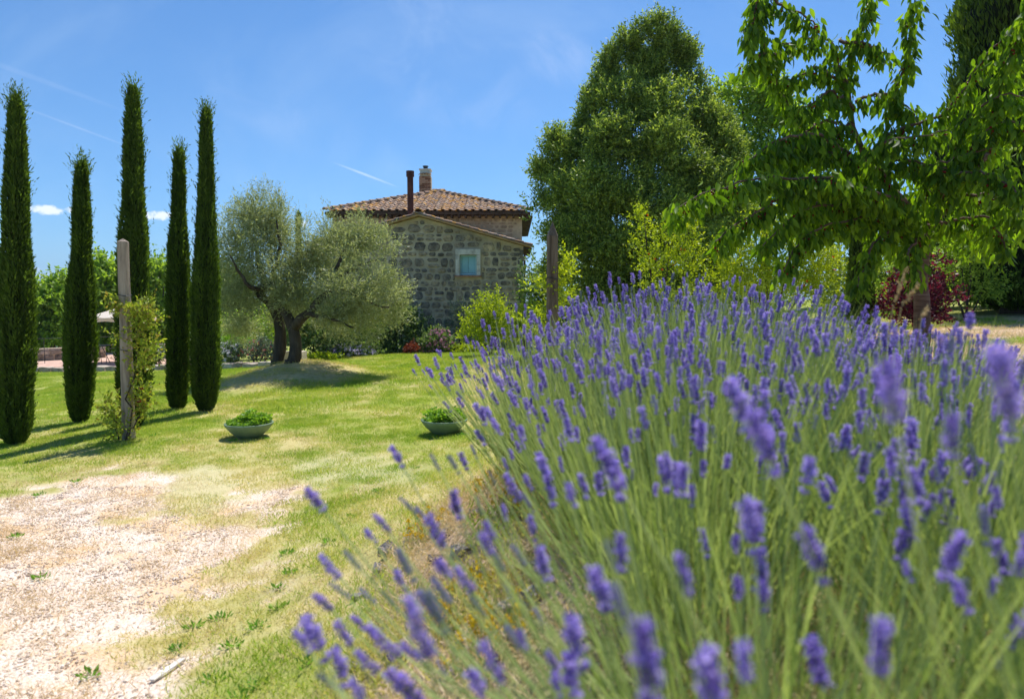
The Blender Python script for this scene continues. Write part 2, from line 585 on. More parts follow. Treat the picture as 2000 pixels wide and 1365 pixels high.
M['petal_yellow'] = leaf_mat('petal_yellow', (.80, .62, .03), (.75, .52, .02), (.62, .42, .02), .35, (1, 1, 1), .6, .2, 8)
M['straw'] = leaf_mat('straw', (.58, .46, .22), (.46, .33, .15), (.33, .22, .10), .35, (1.2, 1.15, 1), .7, .2, 3)


def lav_mat(name, stops, tr=.35):
    m, t = new_mat(name)
    oi = t.n('ShaderNodeObjectInfo').outputs['Random']
    at = t.n('ShaderNodeAttribute', attribute_name='rnd').outputs['Fac']
    f = t.math('ADD', t.math('MULTIPLY', oi, .45), t.math('MULTIPLY', at, .55))
    col = t.ramp(f, stops)
    d = bsdf(t, col, .65, spec=.2)
    tn = t.n('ShaderNodeBsdfTranslucent')
    t.set(tn.inputs[0], t.mix(1.0, col, (1.25, 1.1, 1.35), 'MULTIPLY'))
    mx = t.n('ShaderNodeMixShader')
    mx.inputs[0].default_value = tr
    t.t.links.new(d, mx.inputs[1])
    t.t.links.new(tn.outputs[0], mx.inputs[2])
    out(t, mx.outputs[0])
    return m


M['lav_calyx'] = lav_mat('lav_calyx', [(.1, (.11, .075, .27)), (.5, (.19, .14, .44)), (.9, (.28, .24, .50))])
M['lav_petal'] = lav_mat('lav_petal', [(.1, (.34, .26, .68)), (.5, (.44, .35, .78)), (.9, (.58, .50, .88))], .4)
M['lav_bud'] = lav_mat('lav_bud', [(.1, (.20, .28, .22)), (.4, (.25, .29, .34)), (.9, (.36, .33, .60))])


# lawn blades: colour follows how dry the turf is where the blade grows
def turf_colour(t, pos):
    a = t.noise(pos, .55, 4, .6)
    b = t.noise(pos, 3.2, 3, .6)
    f = t.math('ADD', t.math('MULTIPLY', a, .6), t.math('MULTIPLY', b, .4))
    return f


def blade_mat(name, stops, trans=.4):
    m, t = new_mat(name)
    pos = t.n('ShaderNodeNewGeometry').outputs['Position']
    at = t.n('ShaderNodeAttribute', attribute_name='rnd').outputs['Fac']
    f = t.math('ADD', turf_colour(t, pos), t.math('MULTIPLY', t.math('SUBTRACT', at, .5), .32))
    col = t.ramp(f, stops)
    d = bsdf(t, col, .6, spec=.2)
    tn = t.n('ShaderNodeBsdfTranslucent')
    t.set(tn.inputs[0], t.mix(1.0, col, (1.3, 1.3, .7), 'MULTIPLY'))
    mx = t.n('ShaderNodeMixShader')
    mx.inputs[0].default_value = trans
    t.t.links.new(d, mx.inputs[1])
    t.t.links.new(tn.outputs[0], mx.inputs[2])
    out(t, mx.outputs[0])
    return m


M['blade_green'] = blade_mat('blade_green', [(.28, (.19, .34, .03)), (.5, (.34, .45, .055)), (.70, (.52, .53, .13))])
M['blade_yellow'] = blade_mat('blade_yellow', [(.28, (.36, .42, .09)), (.5, (.54, .50, .17)), (.7, (.68, .58, .28))])
M['blade_dry'] = blade_mat('blade_dry', [(.25, (.50, .38, .21)), (.5, (.66, .50, .32)), (.75, (.76, .62, .45))], .25)
M['blade_pale'] = blade_mat('blade_pale', [(.25, (.55, .58, .35)), (.5, (.72, .73, .55)), (.75, (.82, .82, .72))], .3)


# ------------------------------------------------------------------ polygon masks on the ground (traced once, in ground coordinates)
def poly_world(pts):
    return np.array([hit(*p)[:2] for p in pts])


def sdist(x, y, poly):
    """signed distance to a polygon, positive inside"""
    d = np.full(x.shape, 1e9)
    inside = np.zeros(x.shape, bool)
    n = len(poly)
    for i in range(n):
        a, b = poly[i], poly[(i + 1) % n]
        e = b - a
        tt = np.clip(((x - a[0]) * e[0] + (y - a[1]) * e[1]) / (e @ e + 1e-12), 0, 1)
        d = np.minimum(d, np.hypot(x - a[0] - tt * e[0], y - a[1] - tt * e[1]))
        c = ((a[1] > y) != (b[1] > y)) & (x < (b[0] - a[0]) * (y - a[1]) / (b[1] - a[1] + 1e-12) + a[0])
        inside ^= c
    return np.where(inside, d, -d)


GR = poly_world([(-500, 1000), (0, 978), (110, 955), (190, 928), (285, 925), (320, 975), (345, 1025), (425, 1015), (530, 945), (600, 945), (600, 1040), (520, 1120),
                 (440, 1195), (330, 1290), (320, 1600), (-700, 1600)])
PALE = [poly_world([(310, 935), (420, 900), (510, 930), (500, 985), (400, 1020), (330, 990)]), poly_world([(560, 905), (700, 885), (860, 900), (850, 935), (700, 950), (570, 950)])]
DRYS = [np.array([(-6.4, 13.2), (-3.4, 13.2), (-3.2, 15.6), (-6.2, 16.4)]), poly_world([(900, 740), (960, 705), (1010, 700), (1040, 800), (960, 900), (870, 830)]), poly_world([(-400, 1000), (0, 980), (300, 925), (560, 900), (640, 980), (600, 1100), (380, 1365), (0, 1400)])]
BED = np.array([(-.95, -1), (-.75, 1.0), (-.62, 2.1), (-.55, 3.3), (-.35, 4.6), (.2, 5.4), (1.0, 6.0), (3, 7), (5, 10), (7, 13), (30, 15), (30, -1)], float)
RED = np.array([(-19, 24.0), (-9, 24.0), (-9, 31), (-30, 31), (-30, 24)], float)


def masks(x, y):
    nz = fbm(x, y, 2, 1.1, 4) - .5
    nf = fbm(x, y, 9, 5, 3) - .5
    gr = sstep(sdist(x, y, GR) + nz * 1.3 + nf * .9, -.08, .14)
    pale = np.zeros_like(x)
    for p in PALE:
        pale = np.maximum(pale, sstep(sdist(x, y, p) + nz * 1.2 + nf * .6, -.2, .3))
    dry = np.zeros_like(x)
    for p in DRYS:
        dry = np.maximum(dry, sstep(sdist(x, y, p) + nz * 1.3, -.45, .35))
    near = .55 - .50 * sstep(y, 6.5, 11.5)
    dry = np.maximum(dry, np.clip(near + nz * 1.9 + nf * .9, 0, 1))
    bed = sstep(sdist(x, y, BED) + nz * .35, -.08, .12)
    # dry leaf litter under the cherry and beyond
    return gr, pale, dry, bed


# ------------------------------------------------------------------ the ground: one sheet to the horizon
def spaced(lo, hi, step, far, n):
    mid = np.arange(lo, hi + 1e-6, step)
    gr = np.geomspace(step * 1.3, far, n)
    return np.concatenate([lo - gr[::-1], mid, hi + gr])


gx = spaced(-8, 5, .075, 4500, 46)
gy = spaced(.3, 13, .075, 6500, 60)
gy = gy[gy > -60]
X, Y = np.meshgrid(gx, gy)
Z = T(X.ravel(), Y.ravel()).reshape(X.shape)
gr, pale, dry, bed = masks(X.ravel(), Y.ravel())
Z = Z + (-.01 * gr + .01 * (fbm(X.ravel(), Y.ravel(), 1, 14, 2) - .5) * (gr + bed) * 2).reshape(X.shape)
ny, nx = X.shape
idx = np.arange(nx * ny).reshape(ny, nx)
Fq = np.stack([idx[:-1, :-1], idx[:-1, 1:], idx[1:, 1:], idx[1:, :-1]], -1).reshape(-1, 4)

m, t = new_mat('ground')
pos = t.n('ShaderNodeNewGeometry').outputs['Position']
A = lambda nm: t.n('ShaderNodeAttribute', attribute_name=nm).outputs['Fac']
f = turf_colour(t, pos)
green = t.ramp(f, [(.28, (.13, .21, .025)), (.5, (.25, .30, .05)), (.70, (.40, .38, .12))])
dryc = t.ramp(t.noise(pos, 9, 4), [(.3, (.38, .32, .12)), (.5, (.50, .42, .19)), (.75, (.56, .48, .26))])
col = t.mix(A('dry'), green, dryc)
col = t.mix(t.math('MULTIPLY', A('pale'), .3), col, (.60, .58, .42))
fine = t.noise(pos, 55, 4, .7)
gcol = t.ramp(fine, [(.3, (.48, .36, .28)), (.5, (.72, .59, .50)), (.7, (.85, .77, .69))])
gcol = t.mix(t.math('MULTIPLY', t.mapr(t.noise(pos, 2.0, 4, .6), .46, .62), .75), gcol, (.68, .47, .27))
col = t.mix(A('gravel'), col, gcol)
bcol = t.ramp(t.noise(pos, 26, 4, .7), [(.3, (.26, .18, .12)), (.5, (.54, .40, .27)), (.7, (.74, .58, .43))])
bcol = t.mix(t.math('MULTIPLY', t.mapr(t.noise(pos, .9, 3), .5, .62), .6), bcol, (.22, .27, .08))
col = t.mix(A('bed'), col, bcol)
farc = t.ramp(t.noise(pos, .012, 5), [(.35, (.04, .07, .02)), (.5, (.09, .12, .035)), (.65, (.22, .19, .08))])
ln = t.n('ShaderNodeVectorMath', operation='LENGTH')
t.set(ln.inputs[0], pos)
col = t.mix(t.mapr(ln.outputs['Value'], 40, 110), col, farc)
out(t, bsdf(t, col, .95, bump(t, t.noise(pos, 60, 4, .7), .6, .02), .1))
M['ground'] = m
V = np.stack([X.ravel(), Y.ravel(), Z.ravel()], 1)
ground = part('ground', V, Fq, m, smooth=True)
tag(ground, 'sloping lawn, gravel patch and dry planting bed', kind='structure')
for nm, arr in (('gravel', gr), ('pale', pale), ('dry', dry), ('bed', bed)):
    a = ground.data.attributes.new(nm, 'FLOAT', 'POINT')
    a.data.foreach_set('value', arr.astype(np.float32))

# far hills across the valley
hm, t = new_mat('hills')
pos = t.n('ShaderNodeNewGeometry').outputs['Position']
hc = t.ramp(t.noise(pos, .004, 5, .6), [(.35, (.05, .075, .03)), (.5, (.11, .14, .05)), (.7, (.24, .22, .10))])
out(t, bsdf(t, hc, .95, spec=.1))
hv, hf = [], []
for k, (dist, amp, base) in enumerate([(4200, 95, -70), (5600, 230, -70)]):
    az = np.radians(np.linspace(-75, 75, 220))
    for j, u in enumerate(np.linspace(0, 1, 9)):
        prof = sstep(u, 0, 1)
        rr = dist + u * 900
        h = base + (amp * (0.45 + .9 * fbm(az * 7 + k * 9, az * 0 + k, u * .3, 1.0, 5))) * prof + (fbm(az * 60, az * 0 + u * 9, k, 1, 3) - .5) * 26 * prof
        hv.append(np.stack([np.sin(az) * rr, np.cos(az) * rr, h], 1))
    b = k * 9 * 220
    for j in range(8):
        for i in range(219):
            hf.append((b + j * 220 + i, b + j * 220 + i + 1, b + (j + 1) * 220 + i + 1, b + (j + 1) * 220 + i))
hills = part('hills', np.concatenate(hv), hf, hm, smooth=True)
tag(hills, 'hazy blue hills far across the valley', kind='structure')

# haze
hz = MB()
hz.box((0, 3300, 95), (13800, 7400, 350))
hm2, t = new_mat('haze')
pv = t.n('ShaderNodeVolumePrincipled')
pv.inputs['Color'].default_value = (.55, .74, 1.0, 1)
pv.inputs['Density'].default_value = 0.00017
pv.inputs['Anisotropy'].default_value = 0.2
o_ = t.n('ShaderNodeOutputMaterial')
t.t.links.new(pv.outputs[0], o_.inputs['Volume'])
HAZE = True
if HAZE:
    haze = hz.build('haze', hm2)
    tag(haze, 'thin blue summer haze over the valley', kind='stuff')


# ------------------------------------------------------------------ leaves
def unit(v):
    return v / (np.linalg.norm(v, axis=-1, keepdims=True) + 1e-9)


def leaf_quads(b, ax, L, Wd, side=None, bend=0.0):
    n = len(b)
    r = unit(rng.normal(size=(n, 3)))
    if side is None:
        side = unit(np.cross(ax, r))
    L = np.broadcast_to(L, n)[:, None]
    Wd = np.broadcast_to(Wd, n)[:, None]
    nrm = np.cross(ax, side)
    v0 = b
    v1 = b + ax * L * .45 + side * Wd * .5 + nrm * L * bend
    v2 = b + ax * L
    v3 = b + ax * L * .45 - side * Wd * .5 + nrm * L * bend
    return np.stack([v0, v1, v2, v3], 1).reshape(-1, 3)


def quad_faces(n):
    return np.arange(n * 4).reshape(-1, 4)


def leaf_part(name, V, mat, parent, rnd=None, kind=None):
    n = len(V) // 4
    if rnd is None:
        rnd = rng.random(n)
    return part(name, V, quad_faces(n), mat, parent, kind, rnd=rnd)


def clumps(blobs, n, s):
    """break each foliage mass into smaller tufts set round its surface"""
    o = []
    for b in blobs:
        o.append((b[0], b[1], b[2], b[3] * .62, b[4] * .62, b[5] * .62))
        for _ in range(n):
            d = unit(rng.normal(size=3) + np.array([0, -.25, .15]))
            k_ = s * rng.uniform(.7, 1.25)
            o.append((b[0] + d[0] * b[3] * .74, b[1] + d[1] * b[4] * .74, b[2] + d[2] * b[5] * .74, b[3] * k_, b[4] * k_, b[5] * k_ * .85))
    return o


def twig_leaves(base, d, tl, k, L, Wd, spread=.9, droop=0.0, jit=.35):
    """k leaves along each twig"""
    n = len(base)
    u = (np.arange(k) + rng.random((n, k)) * .8) / k
    tl = np.broadcast_to(tl, n)[:, None]
    p = base[:, None, :] + d[:, None, :] * (u * tl)[..., None]
    p[..., 2] -= droop * (u * tl) ** 2 * 2
    rd = unit(rng.normal(size=(n, k, 3)))
    ax = unit(d[:, None, :] * (1 - spread * .4) + rd * spread)
    p = p.reshape(-1, 3)
    ax = ax.reshape(-1, 3)
    Ls = L * rng.uniform(1 - jit, 1 + jit, len(p))
    return leaf_quads(p, ax, Ls, Ls * (Wd / L))


def crown(blobs, ntwig, tl, k, L, Wd, up=.4, shell=2.0, spread=.9, gap=.42, gs=1.2, droop=0.0, seed=0, lump=.35):
    """leafy twigs through the volume of several ellipsoids, denser toward their outside, with gaps"""
    wts = np.array([b[3] * b[4] * b[5] for b in blobs]) ** (2 / 3)
    wts /= wts.sum()
    which = rng.choice(len(blobs), size=ntwig, p=wts)
    B = np.array([b[:6] for b in blobs])[which]
    d = unit(rng.normal(size=(ntwig, 3)))
    r = rng.random(ntwig) ** (1 / shell)
    rr = r * (1 + lump * (vnoise(d[:, 0] * 2.2 + seed + which, d[:, 1] * 2.2, d[:, 2] * 2.2 + which * 3, 1) - .5) * 2)
    p = B[:, :3] + d * B[:, 3:6] * rr[:, None]
    g = fbm(p[:, 0] + seed * 3.3, p[:, 1], p[:, 2], gs, 3)
    keep = g > gap - .12 * rng.random(ntwig)
    p, d = p[keep], d[keep]
    dd = unit(d + np.array([0, 0, up]) + rng.normal(size=d.shape) * .35)
    return twig_leaves(p, dd, tl * rng.uniform(.6, 1.35, len(p)), k, L, Wd, spread, droop)


def limb(mb, pts, r0, r1, k=7, n=9, wob=.12, jit=.03):
    """a bent, tapering limb through the given points"""
    pts = np.array(pts, float)
    s = np.concatenate([[0], np.cumsum(np.linalg.norm(np.diff(pts, axis=0), axis=1))])
    u = np.linspace(0, s[-1], n)
    q = np.stack([np.interp(u, s, pts[:, i]) for i in range(3)], 1)
    for _ in range(2):
        q[1:-1] = (q[:-2] + 2 * q[1:-1] + q[2:]) / 4
    q[1:-1] += rng.normal(size=(n - 2, 3)) * jit
    mb.tube(q, np.linspace(r0, r1, n), k, wob=wob)
    return q


# ------------------------------------------------------------------ cypresses
CYP_LABEL = 'slim dark green pencil cypress on the lawn, '


def cypress(px, basepy, toppx, toppy, wbot, label, n=30000, D=None, group='row of pencil cypresses on the lawn', leaf=.055, name='cypress_tree', lean=0, wtop=.42, h=None, core=.66):
    b = hit(px, basepy) if D is None else np.array([P(px, basepy, D)[0], D, t1(P(px, basepy, D)[0], D)])
    top = P(toppx, toppy, b[1])
    H = top[2] - b[2]
    lx = top[0] - b[0]
    Rm = wbot / F * b[1] / 2
    root = empty(name, b, label, 'cypress', group)
    tr = MB()
    tr.tube([b + [0, 0, -.1], b + [0, 0, H * .3], b + [lx * .9, 0, H * .9]], [Rm * .35, Rm * .2, .01], 7)
    tr.build('trunk', M['bark_dark'], root)

    def rad(u):
        prof = np.interp(u, [0, .015, .06, .12, .22, .38, .55, .72, .86, .95, .985, 1], [.40, .58, .82, .95, 1.0, .90, .79, .63, .46, .33, .20, .05])
        return Rm * prof * .80 * (1 + .30 * (vnoise(np.asarray(u) * H * 1.6 + px, 0 * np.asarray(u), 0, 1) - .5))
    # solid dark core, added so the tree is not see-through
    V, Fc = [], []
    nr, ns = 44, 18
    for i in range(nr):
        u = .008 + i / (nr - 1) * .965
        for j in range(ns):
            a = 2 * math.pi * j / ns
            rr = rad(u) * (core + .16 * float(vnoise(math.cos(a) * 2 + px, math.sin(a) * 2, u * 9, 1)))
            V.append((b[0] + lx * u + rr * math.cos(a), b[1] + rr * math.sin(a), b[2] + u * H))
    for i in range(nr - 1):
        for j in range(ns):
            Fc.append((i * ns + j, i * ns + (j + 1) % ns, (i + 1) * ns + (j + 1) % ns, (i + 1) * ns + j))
    part('dark_core', V, Fc, M['cypress_core'], root)
    u = rng.random(n) ** 1.12
    a = rng.random(n) * 2 * math.pi
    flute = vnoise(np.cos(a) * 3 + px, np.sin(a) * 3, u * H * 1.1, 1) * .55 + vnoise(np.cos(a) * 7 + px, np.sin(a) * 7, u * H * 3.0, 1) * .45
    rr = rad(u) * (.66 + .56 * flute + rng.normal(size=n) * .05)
    p = np.stack([b[0] + lx * u + rr * np.cos(a), b[1] + rr * np.sin(a), b[2] + u * H], 1)
    rd = np.stack([np.cos(a), np.sin(a), np.zeros(n)], 1)
    ax = unit(rd * rng.uniform(.05, .75, n)[:, None] + np.array([0, 0, 1]) + rng.normal(size=(n, 3)) * .22)
    L = leaf * rng.uniform(.6, 1.5, n)
    V1 = leaf_quads(p, ax, L, L * .24)
    # stray shoots and a wispy top
    m2 = 260
    u2 = np.concatenate([rng.random(m2) * .97, rng.uniform(.93, 1.005, 90)])
    a2 = rng.random(len(u2)) * 2 * math.pi
    r2 = rad(np.minimum(u2, 1)) * .95
    rd2 = np.stack([np.cos(a2), np.sin(a2), np.zeros(len(u2))], 1)
    p2 = np.stack([b[0] + lx * u2, b[1] + u2 * 0, b[2] + u2 * H], 1) + rd2 * r2[:, None]
    d2 = unit(rd2 * rng.uniform(.1, .7, len(u2))[:, None] + np.array([0, 0, 1]))
    V2 = twig_leaves(p2, d2, rng.uniform(.08, .26, len(u2)), 9, leaf * .8, leaf * .2, .5)
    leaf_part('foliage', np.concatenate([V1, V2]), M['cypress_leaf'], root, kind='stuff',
              rnd=np.concatenate([np.clip(1.15 - flute * .9 + rng.normal(size=n) * .15, 0, 1), rng.random(len(V2) // 4)]))  # leaves set deeper between the plumes take the darker colours
    return root


cypress(31, 866, 32, 194, 74, CYP_LABEL + 'thickest, at the left edge', 36000)
cypress(156, 824, 160, 320, 60, CYP_LABEL + 'short, second from the left')
cypress(262, 834, 260, 175, 66, CYP_LABEL + 'tallest, behind the wooden post', 34000)
cypress(347, 799, 350, 296, 52, CYP_LABEL + 'shorter of the close pair')
cypress(402, 803, 403, 216, 60, CYP_LABEL + 'taller one nearest the olive tree', 34000)
cypress(582, 640, 583, 420, 20, 'distant cypress tip poking up between the two olive crowns', 5000, D=34, group=None, leaf=.12)

# ------------------------------------------------------------------ olive tree
ob = np.array([-4.75, 15.0, t1(-4.75, 15.0)])
olive = empty('olive_tree', ob, 'old olive tree with twisted twin trunks on a grassy knoll', 'olive tree')
q = lambda px, py, y=15.0: P(px, py, y)
for pts, r0, r1 in [
    ([q(540, 716, 15.2), q(546, 680, 15.2), q(548, 640, 15.2), q(538, 600, 15.2), q(505, 575, 15.1)], .115, .085),
    ([q(568, 716, 14.8), q(577, 685, 14.8), q(578, 655, 14.8), q(566, 620, 14.8), q(545, 590, 14.9), q(530, 560, 15.1)], .12, .08)]:
    mb = MB()
    pts[0] = pts[0] + np.array([0, 0, -.15])
    limb(mb, pts, r0 * 1.25, r1, 10, 12, .16, .012)
    mb.tube([pts[0], pts[0] + np.array([0, 0, .12]), pts[0] + np.array([0, 0, .30])], [r0 * 1.7, r0 * 1.4, r0 * 1.1], 9, wob=.2)
    mb.build('trunk', M['bark_olive'], olive, smooth=True)
for pts, r0 in [([q(505, 575, 15.1), q(520, 560, 15.4), q(500, 500, 15.6), q(490, 440, 15.6)], .09), ([q(530, 560, 15.1), q(500, 570, 14.7), q(470, 540, 14.5), q(450, 500, 14.3)], .07),
                ([q(575, 640, 14.8), q(600, 610, 14.7), q(640, 570, 14.7), q(655, 545, 14.7), q(660, 510, 14.8), q(680, 470, 15)], .11),
                ([q(640, 570, 14.7), q(675, 560, 14.3), q(720, 590, 14.2), q(760, 600, 14.4)], .06), ([q(600, 610, 14.7), q(650, 620, 14.2), q(690, 640, 14.1)], .06),
                ([q(655, 545, 14.7), q(700, 520, 15), q(740, 500, 15.3)], .05), ([q(548, 620, 15.2), q(560, 580, 15.6), q(600, 530, 16), q(620, 470, 16)], .08), ([q(530, 560, 15.1), q(545, 500, 15), q(540, 430, 15)], .06)]:
    mb = MB()
    limb(mb, pts, r0, r0 * .25, 7, 10, .15, .03)
    mb.build('limb', M['bark_olive'], olive, smooth=True)


def pb(px, py, y, wx, hz_, wy=None):
    c = P(px, py, y)
    k = y / F
    return (c[0], c[1], c[2], wx * k, (wy or wx) * k, hz_ * k)


ol = [pb(500, 470, 15.2, 62, 62), pb(545, 445, 15.3, 38, 50), pb(468, 530, 15.0, 42, 60), pb(470, 600, 14.9, 42, 45), pb(540, 530, 15.0, 60, 60), pb(510, 430, 15.4, 38, 42), pb(470, 635, 15.4, 32, 28),
      pb(590, 560, 15.0, 50, 60), pb(560, 615, 15.6, 42, 26), pb(655, 505, 15.0, 60, 50), pb(650, 475, 15.1, 42, 30), pb(720, 500, 14.9, 52, 58), pb(745, 560, 14.8, 50, 55), pb(680, 580, 14.5, 70, 60), pb(655, 635, 14.8, 50, 40),
      pb(720, 630, 14.6, 60, 46), pb(765, 590, 15.0, 34, 50), pb(610, 510, 15.4, 45, 40), pb(445, 490, 15, 24, 45), pb(705, 470, 15.2, 34, 24)]
Vo = crown(clumps(ol, 9, .42), 13500, .29, 10, .068, .016, up=.45, shell=2.0, spread=.7, gap=.46, gs=1.9, seed=2)
ups = [pb(px_, py_, 15.1, 16, 30) for px_, py_ in [(480, 420), (505, 400), (530, 398), (548, 412), (640, 440), (700, 445), (460, 440), (590, 450), (735, 470), (440, 470)]]
Vo2 = crown(ups, 700, .30, 11, .06, .013, up=1.6, shell=1.5, spread=.6, gap=.3, seed=4)
leaf_part('crown', np.concatenate([Vo, Vo2]), M['olive_leaf'], olive, kind='stuff')

# ------------------------------------------------------------------ big evergreen oak, oak behind, dark cypress at right
D0 = 17.0
hb = np.array([P(1255, 600, D0)[0], D0, 0])
hb[2] = t1(hb[0], hb[1])
holm = empty('holm_oak_tree', hb, 'tall broad evergreen oak beside the farmhouse', 'tree')
mb = MB()
ctr = lambda px, py, y=D0: P(px, py, y)
limb(mb, [hb + [0, 0, -.3], ctr(1250, 500), ctr(1262, 350), ctr(1275, 200), ctr(1285, 90)], .30, .04, 9, 14)
mb.build('trunk', M['bark_dark'], holm, smooth=True)
for pts in [[ctr(1250, 520), ctr(1190, 430), ctr(1130, 340), ctr(1085, 330)], [ctr(1255, 480), ctr(1320, 400), ctr(1380, 330)], [ctr(1262, 330), ctr(1220, 250), ctr(1200, 170)],
            [ctr(1268, 280), ctr(1320, 220), ctr(1345, 160)], [ctr(1250, 540), ctr(1160, 520), ctr(1090, 480)], [ctr(1250, 520), ctr(1330, 500), ctr(1400, 440)]]:
    mb = MB()
    limb(mb, pts, .12, .02, 6, 9)
    mb.build('limb', M['bark_dark'], holm)
hl = [pb(1287, 70, D0, 20, 38), pb(1300, 105, D0, 30, 36), pb(1240, 112, D0, 20, 34), pb(1265, 150, D0, 44, 50), pb(1328, 160, D0, 24, 40), pb(1190, 150, D0, 26, 44), pb(1215, 200, D0 - .6, 60, 55), pb(1300, 215, D0 - .8, 75, 60),
      pb(1160, 235, D0, 38, 60), pb(1140, 300, D0, 42, 55), pb(1095, 310, D0 - .3, 34, 52), pb(1200, 290, D0 - 1.2, 70, 60), pb(1290, 300, D0 - 1.4, 85, 65), pb(1370, 240, D0 - .3, 52, 52), pb(1400, 290, D0 - .5, 52, 50),
      pb(1060, 345, D0, 22, 24), pb(1105, 380, D0 - .5, 55, 60), pb(1180, 380, D0 - 1.3, 75, 65), pb(1270, 400, D0 - 1.6, 85, 65), pb(1370, 370, D0 - 1, 75, 65), pb(1430, 330, D0 - .3, 38, 40),
      pb(1080, 450, D0 - .4, 42, 50), pb(1140, 470, D0 - 1.1, 70, 62), pb(1230, 490, D0 - 1.4, 85, 65), pb(1330, 470, D0 - 1.3, 85, 62), pb(1410, 430, D0 - .7, 50, 60), pb(1090, 530, D0 - .4, 42, 40), pb(1170, 560, D0 - .8, 70, 45),
      pb(1280, 560, D0 - 1, 85, 45), pb(1390, 540, D0 - .8, 60, 50), pb(1050, 410, D0 - .3, 22, 40), pb(1345, 110, D0, 18, 30), pb(1160, 190, D0, 18, 26)]
hs = [(b[0], b[1], b[2], b[3] * .82, b[4] * .82, b[5] * .86) for b in hl]
Vh0 = crown(hs, 15000, .26, 9, .080, .031, up=.9, shell=2.4, spread=.9, gap=.475, gs=1.0, seed=17, lump=.5)
Vh = crown(clumps(hs, 9, .34), 25000, .22, 9, .080, .031, up=.8, shell=2.4, spread=.9, gap=.455, gs=1.1, seed=7, lump=.45)
sp_ = [pb(a_, b_, D0 - .2, 11 + 4 * (i_ % 2), 26) for i_, (a_, b_) in enumerate([(1283, 48), (1262, 62), (1312, 66), (1222, 84), (1240, 78), (1186, 140), (1148, 200), (1170, 170), (1128, 250), (1074, 280), (1092, 275), (1050, 335),
                                                                          (1344, 110), (1362, 165), (1385, 200), (1420, 250), (1440, 290), (1200, 112), (1062, 400), (1330, 92)])]
Vh3 = crown(sp_, 2300, .24, 9, .078, .030, up=1.1, shell=1.4, spread=.85, gap=.3, gs=2)
leaf_part('crown', np.concatenate([Vh0, Vh, Vh3]), M['oak_leaf'], holm, kind='stuff')


def leafy_tree(name, label, cat, px, basepy, D, blobs, mat, ntw, tl, k, L, Wd, group=None, r0=.18, up=.5, gap=.45, seed=0, limbs=6, gs=.9, spread=.9, topfrac=.75, base=None):
    x = P(px, basepy, D)[0]
    b = np.array([x, D, t1(x, D)]) if base is None else np.array(base)
    root = empty(name, b, label, cat, group)
    bl = [pb(*a) for a in blobs]
    top = max(c[2] for c in bl)
    cx = np.mean([c[0] for c in bl])
    mb = MB()
    tp = np.array([cx * .5 + x * .5, D, b[2] + (top - b[2]) * topfrac])
    qq = limb(mb, [b + [0, 0, -.2], (b + tp) / 2 + [0.05, 0, 0], tp], r0, r0 * .2, 8, 10)
    mb.build('trunk', M['bark_dark'], root)
    for i in range(limbs):
        c = bl[(i * max(1, len(bl) // limbs)) % len(bl)]
        s = qq[rng.integers(3, 7)]
        e = np.array(c[:3])
        mb = MB()
        limb(mb, [s, (s + e) / 2 + [0, 0, .1 * r0], e], r0 * .4, r0 * .08, 6, 8, .1, r0 * .3)
        mb.build('limb', M['bark_dark'], root)
    leaf_part('crown', crown(clumps(bl, 7, .42), int(ntw * 1.3), tl, k, L, Wd, up=up, shell=2.2, spread=spread, gap=gap, gs=gs, seed=seed), mat, root, kind='stuff')
    return root


leafy_tree('oak_tree', 'loose light green oak behind the evergreen oak', 'tree', 1490, 600, 22,
           [(1440, 190, 22, 38, 36), (1470, 230, 22, 50, 45), (1410, 200, 22, 30, 32), (1500, 200, 22, 40, 40), (1480, 300, 22, 55, 50), (1520, 270, 22, 40, 50), (1430, 300, 22, 50, 45), (1550, 330, 22, 50, 60), (1500, 400, 22, 70, 60), (1600, 420, 22, 70, 60), (1580, 260, 22, 40, 50)],
           M['broad_leaf'], 3000, .45, 9, .12, .07, r0=.22, gap=.45, seed=11)
cypress(2040, 600, 2045, -420, 475, 'massive dark cypress at the right edge behind the cherry tree', 62000, D=13.5, group=None, core=.82, leaf=.14, name='cypress_tree')
cypress(1680, 640, 1682, 330, 52, 'young clipped cypress column behind the lavender under the cherry branches', 12000, D=10.5, group=None, leaf=.05)

# trees beyond the terrace
LT = 'bushy light green oak beyond the terrace, '
leafy_tree('oak_tree', LT + 'between the first and second cypress', 'tree', 100, 720, 38,
           [(100, 600, 38, 42, 36), (75, 640, 38, 40, 40), (120, 570, 38, 30, 28), (130, 610, 38, 50, 50), (90, 670, 38, 50, 36), (150, 590, 38, 36, 36), (40, 670, 38, 36, 40)], M['broad_leaf'], 1500, .8, 9, .22, .13, 'oaks beyond the terrace', r0=.3, gap=.46, seed=1, gs=.5, base=(-26, 38, -5))
leafy_tree('oak_tree', LT + 'rising above the parasol', 'tree', 205, 720, 36,
           [(200, 540, 36, 36, 28), (225, 560, 36, 44, 36), (190, 590, 36, 40, 40), (240, 600, 36, 50, 45), (200, 650, 36, 60, 40)], M['broad_leaf'], 1500, .8, 9, .21, .13, 'oaks beyond the terrace', r0=.3, gap=.46, seed=2, gs=.5, base=(-22, 36, -5))
leafy_tree('oak_tree', LT + 'between the post and the close cypress pair', 'tree', 300, 720, 35,
           [(295, 545, 35, 34, 34), (320, 560, 35, 34, 34), (290, 600, 35, 44, 45), (330, 610, 35, 45, 50), (310, 650, 35, 55, 35)], M['broad_leaf'], 1400, .8, 9, .20, .12, 'oaks beyond the terrace', r0=.3, gap=.46, seed=3, gs=.5, base=(-18.5, 35, -5))
